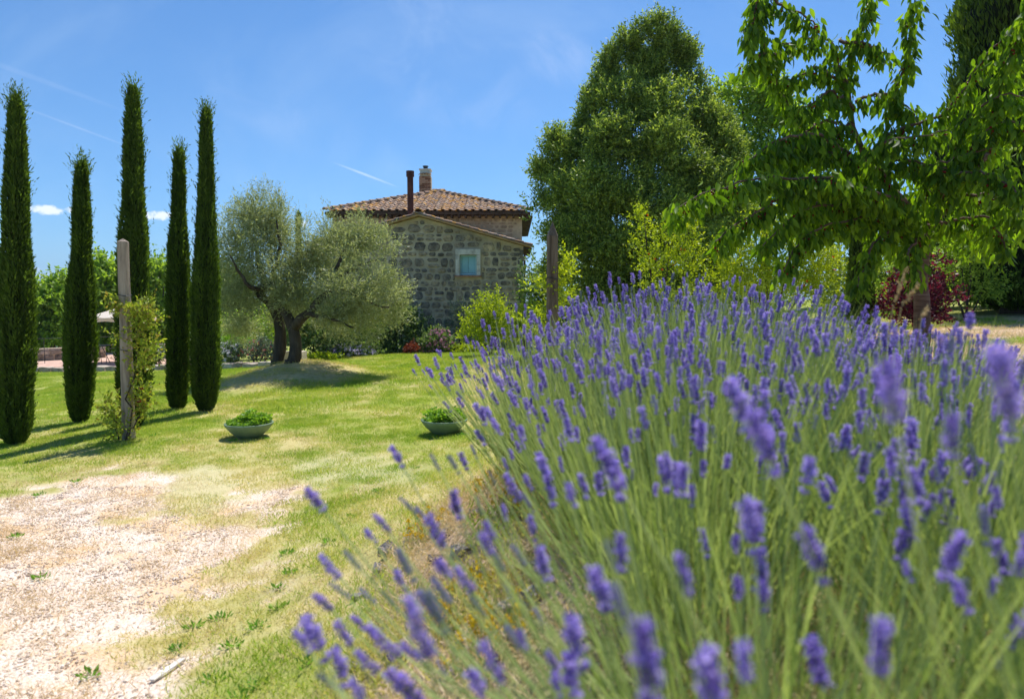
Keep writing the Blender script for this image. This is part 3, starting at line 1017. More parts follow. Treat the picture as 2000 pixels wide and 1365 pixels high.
leafy_tree('oak_tree', 'dark round tree behind the left olive crown', 'tree', 440, 700, 33,
           [(430, 560, 33, 50, 50), (400, 620, 33, 60, 50), (470, 600, 33, 60, 60), (450, 640, 33, 60, 40), (540, 620, 33, 60, 50), (590, 610, 33, 55, 60)], M['shrub_leaf'], 2300, .7, 9, .16, .09, r0=.3, gap=.44, seed=4, gs=.6, base=(-14, 33, -3))

# ------------------------------------------------------------------ farmhouse
YG = 24.0     # gable wall
YU = 27.0     # wall of the upper block
hx0 = P(617, 500, YG)[0]
hx1 = P(1022, 500, YG)[0]
gz = -0.25
pk = P(819, 424, YG)
ev = P(1022, 481, YG)
slope = (pk[2] - ev[2]) / (ev[0] - pk[0])
house = empty('farmhouse', (0, YG, t1(0, YG)), 'old stone farmhouse with terracotta tiled roofs and one small blue window', 'house')


def gable_z(x):
    return pk[2] - slope * abs(x - pk[0])


# window opening
wx0, wx1 = P(898, 500, YG)[0], P(931, 500, YG)[0]
wz1, wz0 = P(915, 498, YG)[2], P(915, 538, YG)[2]
sx0, sx1 = P(890, 500, YG)[0], P(938.5, 500, YG)[0]
sz1 = P(915, 487, YG)[2]
wall = MB()
zt0, zt1 = gable_z(hx0), gable_z(hx1)
th = .35
xs = [hx0, wx0, wx1, hx1]


def wall_poly(pts):
    n = len(pts)
    V = [(x, YG, z) for x, z in pts] + [(x, YG + th, z) for x, z in pts]
    Fc = [tuple(range(n)), tuple(range(2 * n - 1, n - 1, -1))] + [(i, i + n, (i + 1) % n + n, (i + 1) % n) for i in range(n)]
    wall.add(V, Fc)


wall_poly([(hx0, gz - .8), (wx0, gz - .8), (wx0, gable_z(wx0)), (pk[0], pk[2]), (hx0, zt0)])
wall_poly([(wx1, gz - .8), (hx1, gz - .8), (hx1, zt1), (wx1, gable_z(wx1))])
wall_poly([(wx0 + .001, gz - .8), (wx1 - .001, gz - .8), (wx1 - .001, wz0), (wx0 + .001, wz0)])
wall_poly([(wx0 + .001, wz1), (wx1 - .001, wz1), (wx1 - .001, gable_z(wx1)), (wx0 + .001, gable_z(wx0))])
wall.box((hx1 - th / 2, (YG + th + YU) / 2, (gz - .8 + zt1) / 2), (th, YU - YG - th - .01, zt1 - gz + .8))
wall.box((hx0 + th / 2, (YG + th + YU) / 2, (gz - .8 + zt0) / 2), (th, YU - YG - th - .01, zt0 - gz + .8))
gwall = wall.build('wall', M['mortar'], house)


def stone_mesh(cx, cz, sw, sh_, y, pr, rough=.2):
    """one rough squared stone standing proud of the mortar"""
    n = 10
    V = []
    for ring, (k, dy) in enumerate([(1.0, .012), (.93, -pr * .75), (.70, -pr)]):
        for j in range(n):
            a = 2 * math.pi * (j + .5) / n
            ca, sa = math.cos(a), math.sin(a)
            e = 5.0
            rr = (abs(ca) ** e + abs(sa) ** e) ** (-1 / e)
            if ring == 0:
                V.append([rr * ca * random.uniform(1 - rough, 1.02), 0, rr * sa * random.uniform(1 - rough, 1.02)])
            else:
                V.append([V[j][0] * k, 0, V[j][2] * k])
            V[-1][1] = dy + random.uniform(-1, 1) * pr * .18 * (ring > 0)
    V.append([0, -pr * random.uniform(.8, 1.15), 0])
    V = [(cx + v[0] * sw / 2, y + v[1], cz + v[2] * sh_ / 2) for v in V]
    Fc = []
    for r_ in range(2):
        for j in range(n):
            Fc.append((r_ * n + j, r_ * n + (j + 1) % n, (r_ + 1) * n + (j + 1) % n, (r_ + 1) * n + j))
    Fc += [(2 * n + j, 2 * n + (j + 1) % n, 3 * n) for j in range(n)]
    return V, [f[::-1] if 0 else f for f in Fc]


stones = []
z = gz - .1
rs = random.Random(5)
while z < pk[2]:
    hh = rs.choice([.17, .22, .27, .31, .36])
    x = hx0 + .04
    while x < hx1 - .06:
        ww = min(rs.uniform(.2, .52) * (1.05 if hh > .25 else .85), hx1 - x - .02)
        if ww < .12:
            break
        xm = x + ww / 2
        sub = [(z, hh)] if hh < .26 or rs.random() < .72 else [(z, hh * .48), (z + hh * .52, hh * .48)]
        for zz, hq in sub:
            dz = rs.uniform(-.02, .02)
            zz += dz
            topz = gable_z(xm) - .06 - slope * ww / 2
            zz += .05 * (float(vnoise(xm * .9, z * .8, 3, 1)) - .5) * 2
            if zz + hq > topz:
                hq = topz - zz
                if hq < .09:
                    continue
            xa_, xb_ = x, x + ww
            if zz + hq > wz0 - .12 and zz < sz1 + .02 and xb_ > sx0 - .01 and xa_ < sx1 + .01:
                if xa_ < sx0 - .12:
                    xb_ = sx0 - .02
                elif xb_ > sx1 + .12:
                    xa_ = sx1 + .02
                elif zz < wz0 - .2 and wz0 - .10 - zz > .09:
                    hq = wz0 - .10 - zz
                elif zz + hq > sz1 + .12:
                    hq, zz = zz + hq - sz1 - .03, sz1 + .03
                else:
                    continue
            xm_ = (xa_ + xb_) / 2
            stones.append((xm_, zz + hq / 2, xb_ - xa_ - rs.uniform(.015, .05), hq - rs.uniform(.012, .04)))
            continue
            stones.append((xm, zz + hq / 2, ww - rs.uniform(.035, .07), hq - rs.uniform(.03, .055)))
        x += ww
    z += hh
vis = sorted(stones, key=lambda s: -(s[2] * s[3] * (1 if proj(s[0], YG, s[1])[0] > 730 else .01)))
main, rest = vis[:296], vis[296:]
for s in main:
    V, Fc = stone_mesh(s[0], s[1], s[2], s[3], YG, random.uniform(.018, .05))
    part('stone', V, Fc, M['wall_stone'], gwall)
mb = MB()
for s in rest:
    mb.add(*stone_mesh(s[0], s[1], s[2], s[3], YG, .03))
if rest:
    mb.build('small_stones', M['wall_stone'], gwall, kind='stuff')
# quoins of brick and pale stone at the right corner, the brick course under the sill
zz = gz
k = 0
while zz < zt1 - .2:
    hq = random.uniform(.16, .26)
    mb = MB()
    mb.box((hx1 - .02 - (.04 if k % 2 else .0), YG - .012, zz + hq / 2), (.14 if k % 2 else .20, .06, hq - .03))
    o = mb.build('quoin', M['wall_stone'], gwall)
    zz += hq
    k += 1

# window: stone surround, sill, shutters
win = MB().box(((wx0 + wx1) / 2, YG + .20, (wz0 + wz1) / 2), (wx1 - wx0 + .1, .02, wz1 - wz0 + .1)).build('window', M['dark_wood'], house)
mb = MB().box(((sx0 + sx1) / 2, YG - .03, (wz1 + sz1) / 2), (sx1 - sx0, .14, sz1 - wz1 - .004))
mb.build('lintel', M['frame_stone'], win)
for xa, xb in ((sx0, wx0), (wx1, sx1)):
    zc = wz0 + (wz1 - wz0) * random.uniform(.4, .6)
    for za, zb in ((wz0, zc - .004), (zc + .004, wz1 - .004)):
        MB().box(((xa + xb) / 2, YG - .025, (za + zb) / 2), (xb - xa - .002, .13, zb - za)).build('jamb', M['frame_stone'], win)
MB().box(((sx0 + sx1) / 2, YG - .05, wz0 - .035), (sx1 - sx0 + .06, .20, .055)).build('sill', M['brick'], win)
fw = .045
fr = MB()
cx_, cz_ = (wx0 + wx1) / 2, (wz0 + wz1) / 2
fr.box((wx0 + fw / 2 + .01, YG + .10, cz_), (fw, .06, wz1 - wz0 - .02))
fr.box((wx1 - fw / 2 - .01, YG + .10, cz_), (fw, .06, wz1 - wz0 - .02))
fr.box((cx_, YG + .102, wz1 - fw / 2 - .01), (wx1 - wx0 - .12, .055, fw))
fr.box((cx_, YG + .102, wz0 + fw / 2 + .03), (wx1 - wx0 - .12, .055, fw * 1.6))
fr.build('frame', M['shutter_frame'], win)
for xa, xb in ((wx0 + .06, cx_ - .003), (cx_ + .003, wx1 - .06)):
    mb = MB().box(((xa + xb) / 2, YG + .115, cz_ + .02), (xb - xa, .03, wz1 - wz0 - .16))
    mb.box(((xa + xb) / 2, YG + .095, cz_ + .02), (xb - xa - .06, .012, wz1 - wz0 - .26))
    mb.build('shutter', M['shutter'], win)

# --- roof tiles
def tile_mesh(r0, r1, L, thick=.018, k=6, up=True):
    """barrel tile, narrow end up the slope (+y)"""
    V = []
    for yy, r in ((0, r0), (L, r1)):
        for rr in (r, r - thick):
            for j in range(k + 1):
                a = math.pi * j / k
                V.append((rr * math.cos(a), yy, rr * math.sin(a) * (.8 if up else -.8)))
    n = k + 1
    Fc = []
    for j in range(k):
        Fc.append((j, j + 1, 2 * n + j + 1, 2 * n + j))
        Fc.append((n + j + 1, n + j, 3 * n + j, 3 * n + j + 1))
        Fc.append((j, n + j, n + j + 1, j + 1))
    return make_mesh('tile', V, Fc, M['roof_tile'])


cover = tile_mesh(.098, .080, .44)
ridge_t = tile_mesh(.125, .10, .44)
eL = P(634, 414, YU - .45)
eR = P(1036, 414, YU - .45)
ye = YU - .45
ze = eL[2]
xl, xr = eL[0], eR[0]
half = (xr - xl) / 2
xc = (xl + xr) / 2
apz = P(832, 377, ye + half)[2]
rise = (apz - ze) / half
roof = MB()
V = [(xl, ye, ze), (xr, ye, ze), (xr, ye + 2 * half + 1.0, ze), (xl, ye + 2 * half + 1.0, ze), (xc, ye + half, apz), (xc, ye + half + 1.0, apz)]
roof.add(V, [(0, 1, 4), (1, 2, 5, 4), (2, 3, 5), (3, 0, 4, 5)])
roof1 = roof.build('roof', M['roof_tile'], house)
soff = MB()
soff.add([(v[0], v[1], v[2] - .10) for v in V[:4]], [(0, 3, 2, 1)])
for a, b in ((0, 1), (1, 2), (2, 3), (3, 0)):
    soff.add([(V[a][0], V[a][1], V[a][2] - .004), (V[b][0], V[b][1], V[b][2] - .004), (V[b][0], V[b][1], V[b][2] - .10), (V[a][0], V[a][1], V[a][2] - .10)], [(0, 1, 2, 3)])
soff.build('soffit', M['dark_wood'], roof1)  # dark colour stands in for the shadow along the eave
pit = math.atan(rise)
sp = (xr - xl) / 27
pans = MB()
for c in range(27):
    x = xl + sp * (c + .5)
    run = half - abs(x - xc)
    n = int(run / math.cos(pit) / .33) + 1
    for i in range(n):
        yy = i * .33 * math.cos(pit)
        if yy > run:
            continue
        place('tile', cover, roof1, (x + random.uniform(-.012, .012), ye - .05 + yy, ze + .055 + (yy - .05) * rise + (i % 2) * .004),
              (pit - .035, random.uniform(-.05, .05), random.uniform(-.04, .04)))
    # pan tiles between the covers: stepped courses
    x2 = x + sp / 2
    run = half - abs(x2 - xc)
    for i in range(int(run / math.cos(pit) / .33) + 1):
        y0 = i * .33 * math.cos(pit)
        if y0 > run:
            continue
        pans.box((x2, ye - .04 + y0 + .19, ze + .045 + (y0 + .17) * rise), (sp * .72, .40, .03), rx=pit - .07)
pans.build('pan_tiles', M['roof_tile'], roof1, kind='stuff')
for sx in (-1, 1):
    e0 = np.array([xc + sx * (half + .02), ye - .03, ze + .08])
    e1 = np.array([xc, ye + half, apz + .08])
    dv = e1 - e0
    Ln = np.linalg.norm(dv)
    n = int(Ln / .36)
    rz = math.atan2(-dv[0], dv[1])
    rx = math.atan2(dv[2], math.hypot(dv[0], dv[1]))
    for i in range(n + 1):
        p = e0 + dv * (i / (n + .3))
        place('ridge_tile', ridge_t, roof1, p, (rx - .05, 0, rz + random.uniform(-.03, .03)))
# upper wall, eaves with rafter ends
uw = MB()
ux0, ux1 = P(650, 450, YU)[0], P(1019.5, 450, YU)[0]
uw.box(((ux0 + ux1) / 2, YU + 4, (ze - .1 + gz - .8) / 2 - .003), (ux1 - ux0, 8, ze - .1 - gz + .8))
upw = uw.build('upper_wall', M['mortar'], house)
mb = MB()
zz = 3.2
while zz < ze - .15:
    hq = random.uniform(.10, .2)
    x = ux0
    while x < ux1 - .1:
        ww = random.uniform(.16, .42)
        if x + ww < ux1:
            mb.add(*stone_mesh(x + ww / 2, zz + hq / 2, ww - .03, hq - .025, YU, .02))
        x += ww
    zz += hq
st = mb.build('small_stones', M['upper_wall'], upw, kind='stuff')
for i in range(30):
    x = xl + .12 + (xr - xl - .24) * i / 29
    MB().box((x, YU - .2, ze - .15), (.08, .42, .09)).build('rafter', M['dark_wood'], roof1)
for i in range(16):
    y = ye + .3 + i * .5
    MB().box((ux1 + .2, y, ze - .15), (.42, .08, .09)).build('rafter', M['dark_wood'], roof1)
mb = MB()
lp = P(755, 430, YU)
mb.lathe((0, 0, 0), [(0.001, .05), (.06, .04), (.09, 0), (.09, -.03)], 16)
Vl = np.concatenate(mb.v)
Vl = np.stack([Vl[:, 0] + lp[0], YU - .04 - Vl[:, 2], Vl[:, 1] + lp[2]], 1)
part('wall_lamp', Vl, mb.f, M['paint_white'], house)

# annex roof over the gable
ar = MB()
oh = .28
exl, exr = pk[0] - (P(1037, 487, YG)[0] - pk[0]), P(1038, 487, YG)[0]
for xe in (exl, exr):
    ze_ = pk[2] - slope * abs(xe - pk[0])
    for dz, yy0 in ((.02, YG - oh),):
        V = [(pk[0], yy0, pk[2] + dz), (xe, yy0, ze_ + dz), (xe, YU, ze_ + dz), (pk[0], YU, pk[2] + dz)]
        V2 = [(v[0], v[1], v[2] + .05) for v in V]
        ar.add(V + V2, [(0, 1, 2, 3), (7, 6, 5, 4), (0, 4, 5, 1), (1, 5, 6, 2), (2, 6, 7, 3), (3, 7, 4, 0)])
roof2 = ar.build('annex_roof', M['eave_wood'], house)
tv = tile_mesh(.085, .07, .42)
for sx, xe in ((-1, exl), (1, exr)):
    run = abs(xe - pk[0])
    pit2 = math.atan(slope)
    n = int(run / math.cos(pit2) / .32) + 1
    rest_ = MB()
    for col_ in range(5):
        for i in range(n):
            d = run - i * .32 * math.cos(pit2)
            if d < .1:
                continue
            p = (pk[0] + sx * (d + .03), YG - oh + .07 + col_ * .21, pk[2] - slope * (d + .03) + .10)
            rz = math.pi / 2 if sx > 0 else -math.pi / 2
            if col_ < 2:
                place('verge_tile', tv, roof2, p, (pit2 - .05 + random.uniform(-.01, .01), 0, rz + random.uniform(-.05, .05)))
            else:
                rest_.box((p[0] - sx * .19, p[1], p[2] + .19 * slope), (.4, .14, .05), ry=sx * (pit2))
    rest_.build('inner_tiles', M['roof_tile'], roof2, kind='stuff')
for i in range(3):
    place('ridge_tile', ridge_t, roof2, (pk[0], YG - oh + i * .4, pk[2] + .16), (.03, 0, 0))
mb = MB()
for i in range(12):
    mb.box((exr - .14, YG - oh + .1 + i * .28, gable_z(exr - .14) - .05), (.30, .08, .08), ry=math.atan(slope))
mb.build('rafter_ends', M['dark_wood'], roof2, kind='stuff')
# gutter pipe down the corner
mb = MB()
gp = P(1023, 500, YG - .12)
mb.tube([(hx1 + .05, YG + .02, zt1 - .25), (hx1 + .05, YG + .02, gz)], .035, 8)
mb.build('downpipe', M['flue'], house)
mb = MB()
bp = P(1024, 510, YG)
mb.tube([bp, P(1036, 500, YG)], .018, 5)
mb.build('gutter_bracket', M['metal'], house)

# chimney and flue
cyy = ye + half + .6
ca, cb = P(820, 376, cyy), P(843, 346, cyy)
cw = cb[0] - ca[0]
cxm = (ca[0] + cb[0]) / 2
chim = MB().box((cxm, cyy, (ca[2] - 1 + cb[2]) / 2), (cw - .03, cw - .03, cb[2] - ca[2] + 1)).build('chimney', M['mortar'], house)
bt = MB().box((0, 0, 0), (cw / 2 - .012, .03, .062))
bme = make_mesh('brick', np.concatenate(bt.v), bt.f, M['brick'])
zz = ca[2] - .35
r_ = 0
while zz < cb[2] - .03:
    for i in range(2 + r_ % 2):
        xx = cxm - cw / 4 + i * cw / 2 - (r_ % 2) * cw / 4
        if r_ % 2 and i in (0, 2):
            o = place('brick', bme, chim, (cxm + (-1 if i == 0 else 1) * cw * .375, cyy - cw / 2, zz), scl=(.5, 1, 1))
        else:
            place('brick', bme, chim, (xx, cyy - cw / 2, zz))
    zz += .075
    r_ += 1
for i, dx in enumerate((-.19, -.06, .07, .19)):
    place('chimney_tile', tv, chim, (cxm + dx, cyy - cw / 2 - .12, cb[2] + (.02 if i in (0, 3) else .05)), (.25, 0, 0), (1, .8, 1))
tw_ = P(843, 334, cyy)[2]
MB().box((cxm, cyy, (cb[2] + tw_) / 2), (cw * .86, cw * .86, tw_ - cb[2] - .002)).build('chimney_top', M['paint_white'], chim)
MB().box((cxm, cyy, tw_ + .025), (cw * 1.0, cw * 1.0, .05)).build('chimney_slab', M['paint_white'], chim)
MB().lathe((cxm, cyy, tw_ + .05), [(.10, 0), (.10, .13), (.13, .13), (.13, .16), (.001, .19)], 14).build('chimney_pot', M['metal'], chim)
fy = YU - .75
fa, fb = P(802, 425, fy), P(800, 345, fy)
fl = MB()
fl.tube([(fa[0], fy, fa[2] - .15), (fa[0], fy, fb[2])], .115, 16)
flue = fl.build('flue_pipe', M['flue'], house, smooth=False)
MB().tube([(fa[0], fy, fb[2] - .01), (fa[0], fy, fb[2] + .20)], .15, 16).build('flue_cap', M['flue'], flue)
for sx in (-1, 1):
    MB().tube([(fa[0], fy, fa[2] + .95), (fa[0] + sx * .75, fy + 1.6, ze + 1.25 * rise + .1)], .008, 4).build('stay_wire', M['metal'], flue)

# ------------------------------------------------------------------ wooden posts with climbers
def post(px, base, toppy, wpx, toppx, label, mat, point=False):
    k = base[1] / F
    top = P(toppx, toppy, base[1])
    hw = wpx * k / 2
    b = empty('wooden_post', base, label, 'post')
    n = 12
    V, Fc = [], []
    m_ = 16
    for i in range(m_):
        u = i / (m_ - 1)
        c = base * (1 - u) + top * u
        c[2] = base[2] - .2 + (top[2] - (.16 if point else .04) - base[2] + .2) * u
        for j in range(n):
            a = 2 * math.pi * (j + .5) / n
            e = 3.0
            rr = (abs(math.cos(a)) ** e + abs(math.sin(a)) ** e) ** (-1 / e) * hw * (1.06 - .16 * u) * (1 + .07 * (float(vnoise(j * 3.1, i * .5, px, 1)) - .5) * 2)
            V.append((c[0] + rr * math.cos(a), c[1] + rr * math.sin(a), c[2]))
    for i in range(m_ - 1):
        for j in range(n):
            Fc.append((i * n + j, i * n + (j + 1) % n, (i + 1) * n + (j + 1) % n, (i + 1) * n + j))
    V.append((top[0], top[1], top[2]))
    Fc += [((m_ - 1) * n + j, (m_ - 1) * n + (j + 1) % n, len(V) - 1) for j in range(n)]
    part('shaft', V, Fc, mat, b)
    for f_ in (.45, .72):
        c = base * (1 - f_) + top * f_
        MB().tube([(c[0] + hw * 1.12 * math.cos(a), c[1] + hw * 1.12 * math.sin(a), c[2] + .01 * math.sin(a * 2)) for a in np.linspace(0, 2 * math.pi, 17)], .004, 4).build('tie_wire', M['metal'], b)
    return b


pbase = hit(252, 858)
post(252, pbase, 466, 21, 240, 'weathered grey wooden post wrapped by a climbing rose, among the cypresses', M['post_wood'])
p2b = np.array([P(1080, 700, 7.4)[0], 7.4, 0])
p2b[2] = t1(p2b[0], 7.4)
post(1080, p2b, 432, 24, 1079, 'dark pointed wooden post standing behind the lavender', M['post_old'], True)


def climber(label, base, blobs, stems, n, mat, flowers=None, L=.045, name='climbing_rose', up=.4):
    root = empty(name, base, label, 'climbing plant')
    mb = MB()
    for s in stems:
        limb(mb, s, .012, .004, 5, 10, .1, .02)
    mb.build('stems', M['bark_dark'], root)
    leaf_part('leaves', crown(blobs, n, .15, 7, L, L * .55, up=up, shell=1.3, spread=.9, gap=.42, gs=4, seed=9), mat, root, kind='stuff')
    if flowers:
        for fx, fy_ in flowers:
            flower('blossom', P(fx, fy_, base[1] - .2), .035, M['red_leaf'], root)
    return root


def flower(name, c, r, mat, parent):
    n = 14
    th_ = rng.random(n) * 2 * math.pi
    ax = unit(np.stack([np.cos(th_), np.sin(th_) - .3, rng.uniform(-.2, .9, n)], 1))
    V = leaf_quads(np.tile(c, (n, 1)), ax, r, r * .8)
    return leaf_part(name, V, mat, parent)


D1 = pbase[1] - .05
climber('yellow green climbing rose sprawling up the grey post by the cypresses', pbase,
        [pb(250, 600, D1, 28, 12), pb(275, 605, D1, 22, 16), pb(278, 640, D1, 20, 26), pb(282, 680, D1, 20, 30), pb(278, 730, D1, 16, 30), pb(228, 655, D1, 16, 6), pb(285, 620, D1, 22, 18), pb(275, 780, D1, 18, 25),
         pb(235, 595, D1, 14, 10), pb(222, 800, D1, 16, 26), pb(240, 840, D1, 26, 22), pb(285, 790, D1, 14, 20)],
        [[pbase + [.05, -.1, 0], P(262, 740, D1), P(275, 650, D1), P(265, 600, D1)], [pbase + [-.1, -.05, 0], P(228, 820, D1), P(215, 790, D1)], [pbase + [.02, -.1, 0], P(275, 800, D1), P(296, 770, D1)]],
        560, M['rose_leaf'], [(276, 760), (272, 785)])
D2 = 7.46
climber('light green climber on the dark pointed post', p2b,
        [pb(1098, 505, D2, 12, 14), pb(1106, 535, D2, 16, 20), pb(1095, 565, D2, 20, 20), pb(1050, 560, D2, 18, 26), pb(1055, 610, D2, 26, 24), pb(1110, 525, D2, 16, 8), pb(1095, 600, D2, 24, 30), pb(1040, 640, D2, 24, 26)],
        [[p2b, P(1070, 600, D2), P(1090, 540, D2), P(1095, 500, D2)]], 330, M['lime_leaf'], None, .036)

# ------------------------------------------------------------------ shrubs and flowers
def shrub(name, label, cat, px, D, blobs, mat, ntw, L, Wd, tl=.2, k=8, fl=None, up=.5, gap=.4, group=None, seed=0, gs=3, shell=1.8, stems=5, spread=.9):
    x = P(px, 600, D)[0]
    b = np.array([x, D, t1(x, D)])
    root = empty(name, b, label, cat, group)
    bl = [pb(*a) for a in blobs]
    mb = MB()
    for i in range(stems):
        c = np.array(bl[i % len(bl)][:3]) + rng.normal(size=3) * .05
        s = b + np.array([rng.uniform(-.06, .06), rng.uniform(-.06, .06), -.05])
        limb(mb, [s, (s * .6 + c * .4) + rng.normal(size=3) * .03, c + np.array([0, 0, bl[i % len(bl)][5] * .4])], .022, .006, 5, 7, .1, .01)
    mb.build('stems', M['bark_dark'], root)
    leaf_part('foliage', crown(bl, ntw, tl, k, L, Wd, up=up, shell=shell, spread=spread, gap=gap, gs=gs, seed=seed), mat, root, kind='stuff')
    if fl:
        fm, cnt, fr_, nm = fl
        wts = np.array([c[3] for c in bl])
        wh = rng.choice(len(bl), cnt, p=wts / wts.sum())
        B = np.array(bl)[wh]
        d = unit(rng.normal(size=(cnt, 3)) + np.array([0, -.5, .6]))
        p = B[:, :3] + d * B[:, 3:6] * rng.uniform(.9, 1.12, (cnt, 1))
        kk = 7
        pp = np.repeat(p, kk, 0)
        ax = unit(rng.normal(size=(cnt * kk, 3)) + np.array([0, -.3, .5]))
        leaf_part(nm, leaf_quads(pp, ax, fr_, fr_ * .8), fm, root, kind='stuff', rnd=np.repeat(rng.random(cnt), kk))
    return root


G = 'flower bed along the farmhouse wall'
shrub('laurel_shrub', 'dark green laurel shrub against the gable wall right of the olive', 'shrub', 770, 22.3,
      [(775, 640, 22.3, 38, 30), (745, 665, 22, 36, 26), (810, 665, 22.2, 30, 24), (790, 620, 22.3, 26, 22), (760, 685, 22, 50, 12), (822, 640, 22.4, 20, 22)], M['shrub_leaf'], 1300, .10, .045, tl=.28, group=G)
shrub('phlox_plant', 'mound of pink flower clusters between laurel and lime green shrub', 'flowering plant', 857, 21.6, [(857, 664, 21.6, 27, 20), (845, 680, 21.6, 24, 14), (872, 680, 21.6, 24, 14)], M['shrub_leaf'], 420, .09, .04, fl=(M['petal_pink'], 160, .06, 'blossoms'), group=G)
shrub('barberry_shrub', 'small rusty red shrub left of the pink flowers', 'shrub', 806, 21.2, [(806, 682, 21.2, 13, 10), (800, 686, 21.2, 8, 8)], M['red_leaf'], 170, .05, .025, tl=.12, group=G)
shrub('aster_plant', 'white and lilac daisies spilling at the lawn edge right of the olive', 'flowering plant', 690, 20.6, [(690, 685, 20.6, 36, 12), (665, 688, 20.6, 20, 10), (715, 690, 20.6, 20, 9), (680, 675, 20.6, 20, 8)], M['shrub_leaf'], 420, .07, .025, fl=(M['petal_lilac'], 260, .05, 'blossoms'), group=G)
shrub('ground_cover_plant', 'low yellow green ground cover at the foot of the olive knoll', 'plant', 620, 19.6, [(620, 698, 19.6, 28, 7), (650, 698, 19.6, 20, 6), (595, 700, 19.6, 15, 5)], M['lime_leaf'], 300, .06, .035, tl=.08, group=G)
shrub('ground_cover_plant', 'bright green leafy edging plants right of the pink flowers', 'plant', 900, 21.4, [(905, 684, 21.4, 20, 9), (885, 688, 21.4, 14, 7), (930, 682, 21.4, 16, 10)], M['lime_leaf'], 260, .08, .04, tl=.1, group=G)
shrub('lime_shrub', 'rounded lime green shrub on a short trunk before the gable corner', 'shrub', 958, 18.5,
      [(955, 600, 18.5, 36, 26), (935, 630, 18.5, 36, 26), (980, 625, 18.5, 34, 26), (962, 575, 18.5, 16, 14), (925, 655, 18.5, 26, 16), (975, 650, 18.5, 34, 16), (950, 655, 18.3, 34, 16)], M['lime_leaf'], 1350, .058, .034, tl=.22, gap=.44)
shrub('silver_shrub', 'silvery blue green shrub behind the lime green shrub', 'shrub', 905, 22.6, [(905, 610, 22.6, 22, 20), (895, 640, 22.6, 24, 26), (915, 650, 22.6, 20, 20)], M['grey_leaf'], 420, .08, .02, tl=.3, up=.8, group=G)
shrub('lime_shrub', 'bright green low shrub behind the lavender by the pointed post', 'shrub', 1030, 15, [(1040, 610, 15, 28, 16), (1010, 640, 15, 26, 20), (1050, 640, 15, 30, 22), (1030, 665, 15, 34, 20)], M['lime_leaf'], 620, .05, .03, tl=.16)
shrub('pear_shrub', 'white blossom tuft low behind the lavender edge', 'flowering plant', 1030, 14.2, [(1030, 655, 14.2, 12, 8)], M['shrub_leaf'], 60, .05, .03, fl=(M['petal_white'], 45, .035, 'blossoms'), tl=.08)
PG = 'pomegranate bushes behind the lavender'
shrub('pomegranate_bush', 'airy yellow green pomegranate bush before the evergreen oak', 'bush', 1300, 11.5,
      [(1250, 440, 11.5, 18, 30), (1262, 490, 11.5, 32, 30), (1300, 470, 11.5, 26, 26), (1340, 465, 11.5, 26, 30), (1290, 520, 11.5, 40, 26), (1345, 510, 11.5, 34, 26), (1240, 415, 11.5, 8, 16), (1350, 440, 11.5, 12, 16), (1300, 560, 11.5, 60, 26)],
      M['lime_leaf'], 900, .045, .022, tl=.2, gap=.46, fl=(M['petal_orange'], 9, .028, 'blossoms'), group=PG, up=.8, gs=4)
shrub('pomegranate_bush', 'dense yellow green pomegranate bush with orange flowers under the cherry', 'bush', 1500, 11.0,
      [(1440, 500, 11, 36, 40), (1490, 470, 11, 45, 45), (1550, 480, 11, 45, 50), (1600, 510, 11, 42, 45), (1470, 540, 11, 50, 36), (1530, 550, 11, 60, 36), (1590, 560, 11, 45, 30), (1500, 430, 11, 26, 26), (1410, 550, 11, 36, 30)],
      M['lime_leaf'], 2500, .045, .022, tl=.2, gap=.42, fl=(M['petal_orange'], 16, .028, 'blossoms'), group=PG)
shrub('smoke_bush', 'purple leaved smoke bush behind the cherry trunk', 'bush', 1800, 10.3,
      [(1790, 590, 10.3, 50, 24), (1840, 575, 10.3, 34, 22), (1760, 570, 10.3, 26, 22), (1815, 545, 10.3, 16, 16), (1770, 545, 10.3, 16, 16), (1833, 510, 10.3, 12, 14), (1730, 600, 10.3, 18, 16), (1870, 590, 10.3, 18, 10), (1800, 620, 10.3, 45, 12)],
      M['purple_leaf'], 720, .05, .032, tl=.16, gap=.42)
shrub('broom_bush', 'loose green bush right of the purple smoke bush', 'bush', 1890, 12,
      [(1880, 520, 12, 36, 40), (1920, 560, 12, 34, 30), (1850, 500, 12, 26, 30), (1900, 470, 12, 36, 40), (1740, 560, 12, 26, 40), (1720, 590, 12, 30, 26)], M['broad_leaf'], 750, .06, .03, tl=.3, gap=.45)
G2 = 'border plants behind the terrace edging'
shrub('rose_plant', 'white flowering bush beside the tallest close cypress', 'flowering plant', 452, 20.3, [(450, 690, 20.3, 22, 14), (440, 680, 20.3, 10, 10), (466, 684, 20.3, 12, 10)], M['shrub_leaf'], 320, .06, .04, fl=(M['petal_white'], 70, .08, 'blossoms'), group=G2)
shrub('box_shrub', 'bright green clipped mound behind the white flowers', 'shrub', 455, 24, [(452, 665, 24, 24, 10), (478, 668, 24, 16, 9)], M['bowl_leaf'], 420, .06, .035, tl=.08, gap=.2, group=G2)
shrub('valerian_plant', 'drift of coral red flowers left of the olive trunks', 'flowering plant', 500, 20.3, [(490, 690, 20.3, 22, 12), (520, 685, 20.3, 24, 18), (545, 685, 20.3, 14, 16), (505, 672, 20.3, 18, 10)], M['grey_leaf'], 480, .07, .025, fl=(M['petal_coral'], 90, .05, 'blossoms'), group=G2)
shrub('pale_flower_plant', 'pale flowering clump on the terrace right of the rose post', 'flowering plant', 308, 27, [(308, 690, 27, 10, 14), (300, 700, 27, 9, 9)], M['shrub_leaf'], 160, .09, .05, fl=(M['petal_white'], 30, .07, 'blossoms'), group=G2)
